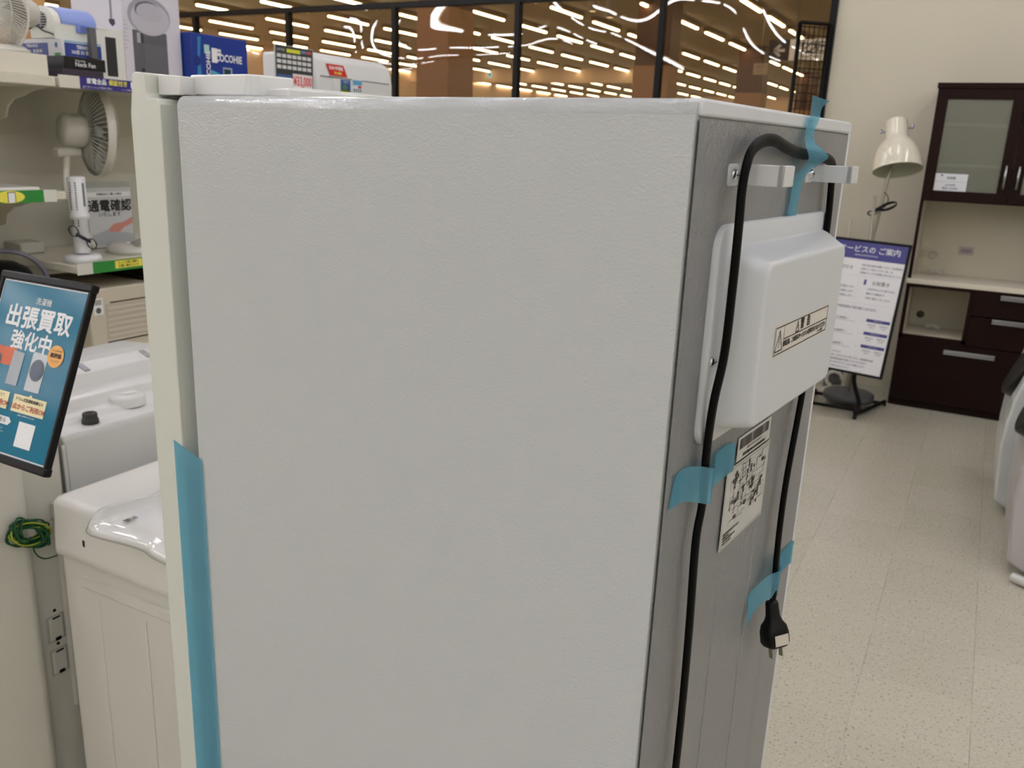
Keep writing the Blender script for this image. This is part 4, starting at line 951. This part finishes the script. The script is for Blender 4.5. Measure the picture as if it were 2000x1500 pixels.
# restroom sign
a, b2 = aty(1505, 78, 7.6), aty(1548, 116, 7.6)
zS0, zS1 = b2.z-.01, aty(1505, 78, 7.6).z
RS = empty('hanging_sign', ((a.x+.45), 7.6, zS0), 'hanging restroom sign with a left arrow, white and dark brown, beyond the glass', 'sign')
h_ = zS1-zS0; wA = h_*1.02
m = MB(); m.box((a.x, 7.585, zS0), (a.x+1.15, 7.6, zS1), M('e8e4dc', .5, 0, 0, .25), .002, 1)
m.art((a.x, 7.5845, zS0), (1, 0, 0), (0, 0, 1), [('r', M('3b332f', .5), 1, 0, 0, wA, h_), ('l', wht, 2, [(wA*.78, h_*.48), (wA*.3, h_*.48)], .022), ('l', wht, 2, [(wA*.55, h_*.74), (wA*.27, h_*.48)], .022), ('l', wht, 2, [(wA*.55, h_*.22), (wA*.27, h_*.48)], .022),
      ('t', dk, 2, wA+.09+h_*.85, h_*.62, h_*.60, '化粧室', {'bold': .01}), ('l', dk, 2, [(wA+.09, h_*.34), (wA+.62, h_*.34)], .003), ('t', dk, 2, wA+.09, h_*.2, h_*.23, 'Restroom', {'al': 'LEFT'})])
rp(m, 'sign_board', RS)
for dx in (.2, .95):
    m = MB(); m.tube([(a.x+dx, 7.593, zS1), (a.x+dx, 7.593, HC)], .006, mSteel, 6); rp(m, 'hanger_rod', RS)
a = aty(1473, 124, 15); b2 = aty(1496, 146, 15)
m = MB(); m.box((a.x, 14.98, b2.z), (b2.x+.02, 15, a.z), M('b9aa98', .5), .002, 1); m.art((a.x, 14.9795, b2.z), (1, 0, 0), (0, 0, 1), [('t', dk, 1, .11, .12, .06, '出口', {}), ('t', dk, 1, .11, .05, .03, 'EXIT', {})])
m.tube([(a.x+.1, 14.99, a.z), (a.x+.1, 14.99, HC)], .006, mSteel, 6)
tag(m.obj('hanging_sign'), 'small square hanging sign far back beside the third column', 'sign')
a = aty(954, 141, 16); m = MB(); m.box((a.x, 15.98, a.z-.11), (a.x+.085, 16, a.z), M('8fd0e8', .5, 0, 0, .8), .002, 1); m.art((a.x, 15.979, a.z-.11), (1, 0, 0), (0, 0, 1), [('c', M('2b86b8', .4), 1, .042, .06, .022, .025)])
m.tube([(a.x+.04, 15.99, a.z), (a.x+.04, 15.99, HC)], .005, mSteel, 6)
tag(m.obj('hanging_sign'), 'tiny pale blue pictogram sign hanging far beyond the glass', 'sign')
# spot lights on the ceiling beyond the glass
for (px, py, dd) in ((1158, 8, 9), (1192, 20, 9.0)):
    a = aty(px, py, dd); m = MB(); m.cyl((a.x, dd, a.z-.07), (a.x, dd, a.z+.09), .045, M('8d7a66', .4), n=20); m.tube([(a.x, dd, a.z+.09), (a.x, dd, HC)], .008, mSteel, 6)
    m.lathe([(0, a.z-.071), (.035, a.z-.071)], M('ffe9c0', .5, 0, 0, 1.5), Matrix.Translation((a.x, dd, 0)), 16)
    tag(m.obj('spotlight'), ('left' if px < 1170 else 'right') + ' one of two short cylinder spotlights hanging beyond the glass', 'spotlight')

# service notice stand
SYn = 5.30
tr, br, tl = aty(1780, 479, SYn), aty(1722, 740, SYn-.0), aty(1636, 465, SYn)
SG = empty('notice_board_stand', (-.54, SYn, 0), 'white and purple service guide board on a black floor stand before the cabinet', 'sign')
SW = .46; SH = .80
# board leans back
sr = Vector((-.325, SYn+.02, 1.052)); ln_ = radians(10)
u_, v_ = Vector((1, -.10, 0)).normalized(), Vector((0, sin(ln_), cos(ln_))); v_ = (v_ - u_*v_.dot(u_)).normalized(); n_ = u_.cross(v_)
sr = aty(1782, 479, SYn+.05); bot = aty(1722, 742, SYn-.09)
SH = (sr-bot).length; v_ = (sr-bot).normalized(); u_ = (u_ - v_*u_.dot(v_)).normalized(); n_ = u_.cross(v_)
Ob = bot - u_*SW
T = Matrix(((u_.x, -n_.x, v_.x, Ob.x), (u_.y, -n_.y, v_.y, Ob.y), (u_.z, -n_.z, v_.z, Ob.z), (0, 0, 0, 1)))
m = MB(); m.box((0, 0, 0), (SW, .012, SH), mBlack, .002, 1, T=T)
for a3, b3 in (((0, -.006, 0), (SW, .014, .014)), ((0, -.006, SH-.014), (SW, .014, SH)), ((0, -.006, 0), (.014, .014, SH)), ((SW-.014, -.006, 0), (SW, .014, SH))): m.box(a3, b3, mBlack, .002, 1, T=T)
rp(m, 'frame', SG)
pur = M('4b4a8e', .35); gr2 = M('5f6070', .5); w1, h1 = SW-.028, SH-.028
A_ = [('r', M('efeef0', .35), 0, 0, 0, w1, h1), ('r', pur, 1, 0, h1-.098, w1, h1), ('t', wht, 2, w1*.53, h1-.044, .041, 'サービスの ご案内', {'bold': .01}), ('t', wht, 2, w1*.5, h1-.076, .012, 'SERVICE INFORMATION', {})]
for k, tx in enumerate(['お買上商品の配送や設置につきましては別途料金を', 'お預かりして対応いたします。詳しくは', '各店舗スタッフまでお気軽にお問い合わせください。']): A_.append(('t', gr2, 1, w1*.47, h1-.130-.022*k, .0125, tx, {'al': 'LEFT', 'bold': .01, 'sx': .78}))
A_ += [('t', dk, 1, w1*.26, h1-.152, .024, '保証付き', {}), ('l', M('c9c9cf', .5), 1, [(.01, h1-.195), (w1-.02, h1-.19)], .001), ('r', pur, 1, w1*.545, h1-.240, w1*.575, h1-.210), ('t', dk, 1, w1*.76, h1-.227, .026, 'お取置き', {'sx': .95}),
       ('l', M('c9c9cf', .5), 1, [(w1*.47, h1-.33), (w1*.47, h1-.205)], .001)]
for k, tx in enumerate(['1,000円以上から承ります。', '最長で1週間まで', 'お取り置きいたします。']): A_ += [('t', gr2, 1, w1*.60, h1-.262-.026*k, .0135, tx, {'al': 'LEFT', 'bold': .01}), ('t', gr2, 1, w1*.12, h1-.262-.026*k, .0135, '店内商品を保証します', {'al': 'LEFT', 'bold': .01})]
A_ += [('l', M('c9c9cf', .5), 1, [(.01, h1-.352), (w1-.02, h1-.348)], .001), ('t', gr2, 1, w1*.14, h1-.378, .0165, '距離ごとの料金目安は下記の通りとなります。', {'al': 'LEFT', 'bold': .02, 'sx': .82})]
for k in range(3):
    yy = h1-.445-.075*k
    A_ += [('t', dk, 1, w1*.12, yy, .0165, '10km以内 ' + ('3,180', '4,980', '6,480')[k] + '円〜', {'al': 'LEFT', 'bold': .01}), ('l', gr2, 1, [(w1*.12, yy-.012), (w1*.55, yy-.012)], .0012), ('t', gr2, 1, w1*.62, yy, .014, '+', {}),
           ('r', pur, 1, w1*.68, yy-.002, w1*.98, yy+.016), ('t', wht, 2, w1*.83, yy+.007, .010, 'オプション', {}), ('t', gr2, 1, w1*.76, yy-.018, .011, '階段料金', {}), ('t', gr2, 1, w1*.91, yy-.018, .011, '設置料金', {}), ('t', gr2, 1, w1*.76, yy-.032, .010, '550円', {}), ('t', gr2, 1, w1*.91, yy-.032, .010, '1,100円', {})]
for k, tx in enumerate(['※配送日時のご指定も承っております。', '保証対象外の商品もございます。あらかじめご了承ください。保証期間は商品', 'により異なります。お取り置き期間は最長7日間とさせていただきます。', '配送エリアは店舗により異なりますのでスタッフまでご確認ください。', '詳しくは店頭のスタッフまでお問い合わせください。']):
    A_.append(('t', gr2, 1, .02, h1-.665+.02-.021*k, .0125, tx, {'al': 'LEFT', 'sx': .82, 'bold': .01}))
m = MB(); m.art(T @ Vector((.014, -.001, .014)), u_, v_, [i for i in A_ if not (i[0] == 't' and i[4] < .012)]); rp(m, 'poster', SG)
m = MB(); xf = bot.x-.12
ft = atz(1670, 812, .02)
mid = Ob + u_*(SW*.72) + v_*.02; 
fx_ = ft.x; fy_ = ft.y
m.tube(curve_pts([(mid.x, SYn+.0, .40), (mid.x-.03, SYn-.01, .25), (fx_+.01, fy_+.02, .09), (fx_, fy_-.02, .045), (fx_+.02, fy_+.06, .03), (fx_+.12, fy_+.42, .028)], 6), .013, mBlack, 8)
m.tube(curve_pts([(mid.x-.30, SYn+.0, .40), (mid.x-.33, SYn-.01, .25), (fx_-.29, fy_+.02, .09), (fx_-.30, fy_-.02, .045), (fx_-.30, fy_+.06, .03), (fx_-.30, fy_+.42, .028)], 6), .013, mBlack, 8)
m.tube([(fx_-.30, fy_+.36, .028), (fx_+.10, fy_+.36, .028)], .011, mBlack, 8); m.tube([(fx_-.30, fy_+.1, .028), (fx_+.03, fy_+.1, .028)], .011, mBlack, 8)
for q in ((fx_, fy_-.01), (fx_-.30, fy_-.01), (fx_+.12, fy_+.42), (fx_-.30, fy_+.42)): m.cyl((q[0]-.01, q[1], .017), (q[0]+.01, q[1], .017), .017, mBlackM, n=14)
rp(m, 'stand_frame', SG)

# cabinet
CX0, CX1, CY, CB = -.372, .528, 5.77, 6.205
CAB = empty('kitchen_cabinet', ((CX0+CX1)/2, CY, 0), 'tall dark brown kitchen cabinet with frosted glass doors, cream counter and open niche', 'cabinet')
m = MB()
m.box((CX0, CY+.01, .02), (CX0+.02, CB, .775), mWood); m.box((CX1-.02, CY+.01, .02), (CX1, CB, .775), mWood); m.box((CX0, CB-.02, .02), (CX1, CB, .775), mWood)
m.box((CX0, CY+.01, .42), (CX1, CB, .44), mWood); m.box((CX0, CY+.03, .0), (CX1, CB, .04), mWood); m.box((-.012, CY+.01, .42), (.01, CB, .775), mWood)
m.box((CX0, CY+.001, .43), (-.0, CY+.02, .462), mWood); m.box((CX0, CY+.001, .755), (CX1, CY+.02, .775), mWood); m.box((CX0, CY+.001, .44), (CX0+.022, CY+.02, .76), mWood); m.box((-.022, CY+.001, .44), (.002, CY+.02, .76), mWood)
rp(m, 'base_carcass', CAB)
m = MB(); cm = M('cfc8b4', .4); m.box((CX0+.022, CB-.06, .462), (-.022, CB-.022, .755), cm); m.box((CX0+.022, CY+.02, .462), (-.022, CB-.06, .466), cm); m.box((CX0+.0205, CY+.02, .462), (CX0+.023, CB-.06, .755), cm); m.box((-.023, CY+.02, .462), (-.0205, CB-.06, .755), cm); m.box((CX0+.022, CY+.02, .752), (-.022, CB-.06, .755), cm)
rp(m, 'niche_lining', CAB)
m = MB(); m.box((CX0-.003, CY-.008, .775), (CX1+.003, CB, .805), M('e4ddca', .25), .004, 2); rp(m, 'countertop', CAB)
def drawer(x0, x1, z0, z1, hx0, hx1, hz):
    m = MB(); m.box((x0, CY-.004, z0), (x1, CY+.014, z1), mWood, .002, 1); o = m.obj('drawer', CAB); o.location = -Vector(CAB.location)
    h = MB(); h.box((hx0, CY-.022, hz-.014), (hx1, CY-.004, hz+.016), mSteel, .003, 1); h.box((hx0, CY-.0225, hz-.001), (hx1, CY-.0215, hz+.001), M('6b6d70', .4, 1)); h.obj('handle', o)
drawer(.0, CX1-.004, .62, .757, .14, .42, .742); drawer(.0, CX1-.004, .435, .614, .118, .42, .598); drawer(CX0+.004, CX1-.004, .05, .428, -.108, .170, .382)
m = MB(); m.box((CX0, CY+.01, .805), (CX0+.018, CB, 1.27), mWood); m.box((CX1-.018, CY+.01, .805), (CX1, CB, 1.27), mWood); m.box((CX0+.018, CB-.02, .805), (CX1-.018, CB, 1.27), M('d6cfba', .4))
m.box((CX0+.018, CY+.04, .805), (CX0+.0185, CB, 1.27), cm)
rp(m, 'splash_panel', CAB)
UY = CY+.0
m = MB(); m.box((CX0, UY+.02, 1.27), (CX0+.018, CB, 1.925), mWood); m.box((CX1-.018, UY+.02, 1.27), (CX1, CB, 1.925), mWood); m.box((CX0, UY+.02, 1.27), (CX1, CB, 1.29), mWood); m.box((CX0-.006, UY-.005, 1.905), (CX1+.006, CB, 1.935), mWood, .002, 1)
m.box((CX0+.018, CB-.02, 1.29), (CX1-.018, CB, 1.905), M('bcb7a6', .5)); 
for z in (1.47, 1.70): m.box((CX0+.018, UY+.07, z), (CX1-.018, CB-.02, z+.018), M('e3e0d2', .4))
rp(m, 'upper_carcass', CAB)
mFrost = film('cabinet_glass', 'd8dcd0', 'a9ab9c', .32, .25, .08)
for x0, x1, hx in ((CX0+.002, CX0+.448, CX0+.418), (CX0+.452, CX1-.002, CX0+.484)):
    m = MB(); f_ = .058
    for a3, b3 in (((x0, UY, 1.275), (x0+f_, UY+.02, 1.903)), ((x1-f_, UY, 1.275), (x1, UY+.02, 1.903)), ((x0+f_, UY+.0005, 1.275), (x1-f_, UY+.0195, 1.275+f_)), ((x0+f_, UY+.0005, 1.903-f_), (x1-f_, UY+.0195, 1.903))): m.box(a3, b3, mWood, .001, 1)
    o = m.obj('door', CAB); o.location = -Vector(CAB.location)
    g = MB(); g.box((x0+f_, UY+.008, 1.275+f_), (x1-f_, UY+.012, 1.903-f_), mFrost); g.obj('glass_pane', o)
    h = MB(); h.tube([(hx, UY-.022, 1.36), (hx, UY-.022, 1.49)], .007, mSteel, 8)
    for z in (1.375, 1.475): h.tube([(hx, UY-.022, z), (hx, UY+.002, z)], .004, mSteel, 6)
    h.obj('handle', o)
m = MB(); pq = aty(1822, 372, UY); m.art((pq.x, UY+.0075, pq.z), (1, 0, 0), (0, 0, 1), [('r', M('dfe2e6', .5), 1, 0, 0, .172, .100), ('l', gr2, 2, [(.0, .055), (.172, .055)], .001), ('t', gr2, 2, .086, .075, .016, '食器棚', {'bold': .02}), ('t', gr2, 2, .086, .035, .014, '20,000円', {'bold': .02}), ('t', gr2, 2, .086, .016, .016, '税込 22,000', {'bold': .02}), ('c', gr2, 2, .035, .090, .006, .006)])
rp(m, 'price_label', CAB, 'white price label inside the glass door')
# things in the cabinet
def cable_heap(name, c, s_, label, cat):
    rr = random.Random(int(c[0]*999)); m = MB()
    for k in range(5):
        P = [(s_*.9*cos(2*pi*i/9+k)*rr.uniform(.8, 1.1), s_*.35*sin(2*pi*i/9+k)+rr.uniform(-.005, .005), .008+s_*.22*(1+sin(4*pi*i/9+k*1.3))) for i in range(9)]
        m.tube(curve_pts(P, 4, True), .0035, M('d8d4c8', .35), 6, closed=True)
    return tag(m.obj(name, loc=c), label, cat)
cable_heap('cable', (-.235, CB-.10, .8055), .055, 'white coiled power cable lying at the back left of the cabinet counter', 'cable')
cable_heap('cable', (-.20, CB-.17, .4665), .045, 'pale coiled cable and wrapping lying inside the open niche', 'cable')
m = MB(); m.box((-.13, CB-.0215, .935), (-.045, CB-.020, .985), M('a59d98', .5)); m.art((-.13, CB-.0218, .935), (1, 0, 0), (0, 0, 1), [('r', M('c9c3ba', .5), 1, .004, .004, .081, .046), ('r', M('9a8f92', .5), 2, .010, .010, .075, .04)]); rp(m, 'sticker', CAB)
m = MB(); m.lathe([(0, .0), (.024, .0), (.026, -.004)], M('4f493f', .5), Matrix.Translation((-.285, CB-.0603, .535)) @ Matrix.Rotation(pi/2, 4, 'X'), 24); rp(m, 'cable_port', CAB)
m = MB(); m.box((CX0+.03, CB-.032, .90), (CX0+.055, CB-.020, .945), M('c9bfa6', .4), .002, 1); m.lathe([(.018, .0), (.026, .004), (.026, .009), (.02, .010)], M('cfc8b8', .3), Matrix.Translation((-.27, CB-.021, .92)) @ Matrix.Rotation(pi/2, 4, 'X'), 24); rp(m, 'socket', CAB)

# floor lamp (white shade)
LY = 5.75
mLamp = M('e8e2cf', .15, 0, .6)
tp_, bt_ = aty(1742, 232, LY), aty(1753, 333, LY)
ax = (tp_-bt_).normalized(); L_ = (tp_-bt_).length
LM = empty('floor_lamp', (tp_.x-.02, LY+.10, 0), 'cream floor lamp with a large glossy bell shade in front of the wall', 'lamp')
d_ = (Vector((.20, -.34, -1))).normalized(); 
zx = -d_; xx = Vector((0, 1, 0)).cross(zx).normalized(); yy = zx.cross(xx)
Rl = (aty(1802, 325, LY)-aty(1702, 335, LY)).length/2
T = Matrix(((xx.x, yy.x, zx.x, bt_.x), (xx.y, yy.y, zx.y, bt_.y), (xx.z, yy.z, zx.z, bt_.z), (0, 0, 0, 1)))
q_ = Rl/.17
pr = [(.000, .385), (.055, .384), (.070, .378), (.076, .366), (.077, .26), (.084, .235), (.108, .212), (.136, .17), (.155, .12), (.166, .06), (.170, .0)]
m = MB(); m.lathe([(r*q_, z*q_) for r, z in pr], mLamp, T, 48); m.lathe([(r*q_*.97, z*q_*.98) for r, z in pr[1:]], M('c9cbb8', .5), T, 48); m.lathe([(.17*q_, 0), (.165*q_, 0)], mLamp, T, 48); rp(m, 'lamp_shade', LM)
m = MB()
for sx in (-1, 1): m.tube([T @ Vector((sx*.072*q_, 0, .30*q_)), T @ Vector((sx*.105*q_, 0, .31*q_))], .006, mSteel, 8); m.cyl(T @ Vector((sx*.10*q_, 0, .298*q_)), T @ Vector((sx*.108*q_, 0, .322*q_)), .009, mSteel, n=12)
rp(m, 'tilt_knobs', LM)
m = MB(); c1 = aty(1735, 345, LY+.04); c2 = aty(1703, 470, LY+.10); base_c = Vector((c2.x-.02, LY+.09, 0))
m.tube([T @ Vector((0, .04, .2*q_)), c1, c2, base_c + Vector((0, 0, .02))], .011, M('b8b3a2', .3, .3), 8); rp(m, 'pole', LM)
m = MB(); m.lathe([(0, .034), (.12, .032), (.15, .022), (.155, 0), (0, 0)], M('d9d3c2', .3), Matrix.Translation(base_c), 40); rp(m, 'base', LM)
m = MB(); rr = random.Random(4); cc2 = aty(1722, 402, LY+.02)
m.tube(curve_pts([aty(1727, 375, LY+.03), aty(1735, 388, LY+.02), aty(1727, 405, LY+.02), aty(1700, 425, LY+.03)], 8), .003, mBlack, 6)
for k in range(4):
    P = []
    for i in range(10):
        a_ = 2*pi*i/10; e = .052*cos(a_); f2 = (.010+.004*k)*sin(a_)
        P.append((cc2.x+.018+e*.86-f2*.45+.02, cc2.y-.002*k, cc2.z+e*.42+f2*.9))
    m.tube(curve_pts(P, 3, True), .0026, mBlack, 6, closed=True)
    P = [(cc2.x-.055+.017*cos(2*pi*i/8), cc2.y-.002*k, cc2.z-.048+.012*sin(2*pi*i/8)) for i in range(8)]
    m.tube(curve_pts(P, 3, True), .0035, mBlack, 6, closed=True)
m.tube([(cc2.x-.04, cc2.y-.004, cc2.z-.036), (cc2.x+.0, cc2.y-.004, cc2.z-.008)], .011, mBlack, 8)
rp(m, 'cable', LM)
# second lamp pole behind the board
q1_ = aty(1660, 430, 6.08)
c = atz(1657, 772, .06); pt = aty(1709, 382, c.y+.06)
m = MB(); m.lathe([(0, .045), (.135, .043), (.150, .034), (.152, .0), (0, .0)], M('55575b', .4), Matrix.Translation((c.x-.0, c.y, .042)), 40)
m.tube([(c.x, c.y, .08), (c.x+.0, c.y+.02, .7), (pt.x, c.y+.06, pt.z)], .010, M('a5a294', .4, .3), 8)
tag(m.obj('lamp_stand'), 'grey metal pole with a round dark base standing behind the service board', 'stand')
m = MB(); m.tube([(q1_.x, 6.10, .02), (q1_.x+.005, 6.10, q1_.z-.0)], .010, M('c9c4b4', .4), 8); m.lathe([(0, .02), (.045, .018), (.05, 0), (0, 0)], M('c9c4b4', .4), Matrix.Translation((q1_.x, 6.10, 0)), 30)
tag(m.obj('lamp_stand'), 'cream thin pole against the wall close to the refrigerator edge', 'stand')
c = atz(1628, 745, .12)
m = MB(); m.lathe([(0, .0), (.055, .0), (.058, .01), (.062, .13), (.058, .14), (0, .14)], M('6b6b6b', .4), Matrix.Translation((c.x-.05, 6.00, .0)), 30)
m.tube([(c.x-.03+.05*cos(a_), 5.92, .075+.05*sin(a_)) for a_ in [2*pi*i/20 for i in range(15)]], .012, M('d6d3ca', .3), 10)
tag(m.obj('pot'), 'small grey pot with a curved white handle on the floor beside the lamp bases', 'pot')

# front loading washing machines on the right
def drum(y0, y1, xf, lab, tone):
    D = empty('drum_washing_machine', (xf+.33, (y0+y1)/2, 0), lab, 'washing machine')
    m = MB(); mm = M(tone, .25)
    prof = [(xf+.065, .03), (xf+.012, .06), (xf-.004, .30), (xf+.0, .42), (xf+.012, .52), (xf+.05, .68), (xf+.12, .86), (xf+.20, .98), (xf+.26, 1.02), (xf+.62, 1.02), (xf+.62, .03)]
    m.prism(prof, y1-y0, mm, Matrix.Translation((0, y0, 0)), .012, 3); rp(m, 'body', D)
    m = MB(); Tn = look((xf+.075, (y0+y1)/2, .68), (-.90, 0, .43))
    m.lathe([(.215, -.03), (.215, .012), (.205, .020), (.17, .022), (.15, .026), (.0, .034)], mBlack, Tn, 44); rp(m, 'door', D)
    m = MB(); m.box((xf+.155, y0+.06, .90), (xf+.175, y1-.06, .955), mBlack, .004, 1); rp(m, 'control_panel', D)
    for yv in (y0+.06, y1-.06):
        for xv in (xf+.12, xf+.56): m = MB(); m.cyl((xv, yv, 0), (xv, yv, .05), .025, mBlack, n=12); rp(m, 'foot', D)
drum(4.16, 4.76, aty(1948, 900, 4.16).x+.004, 'white front-loading washing machine on the right, farther of the two, black round door', 'd9dcda')
drum(3.50, 4.10, aty(1971, 1020, 3.50).x+.004, 'grey-white front-loading washing machine at the right edge, nearer of the two', 'bdb8b8')
c = atz(1990, 1132, .03); m = MB(); m.cyl((c.x-.02, c.y+.03, .022), (c.x+.03, c.y, .022), .017, M('d4d6d2', .3), n=18); m.cyl((c.x+.03, c.y, .024), (c.x+.07, c.y-.02, .024), .023, M('d4d6d2', .3), n=18)
m.tube(curve_pts([(c.x+.06, c.y-.015, .024), (c.x+.2, c.y-.1, .024), (c.x+.26, c.y-.3, .05)], 8), .020, M('c4c8c4', .3), 12)
tag(m.obj('drain_hose'), 'white drain hose end lying on the floor at the right edge', 'hose')
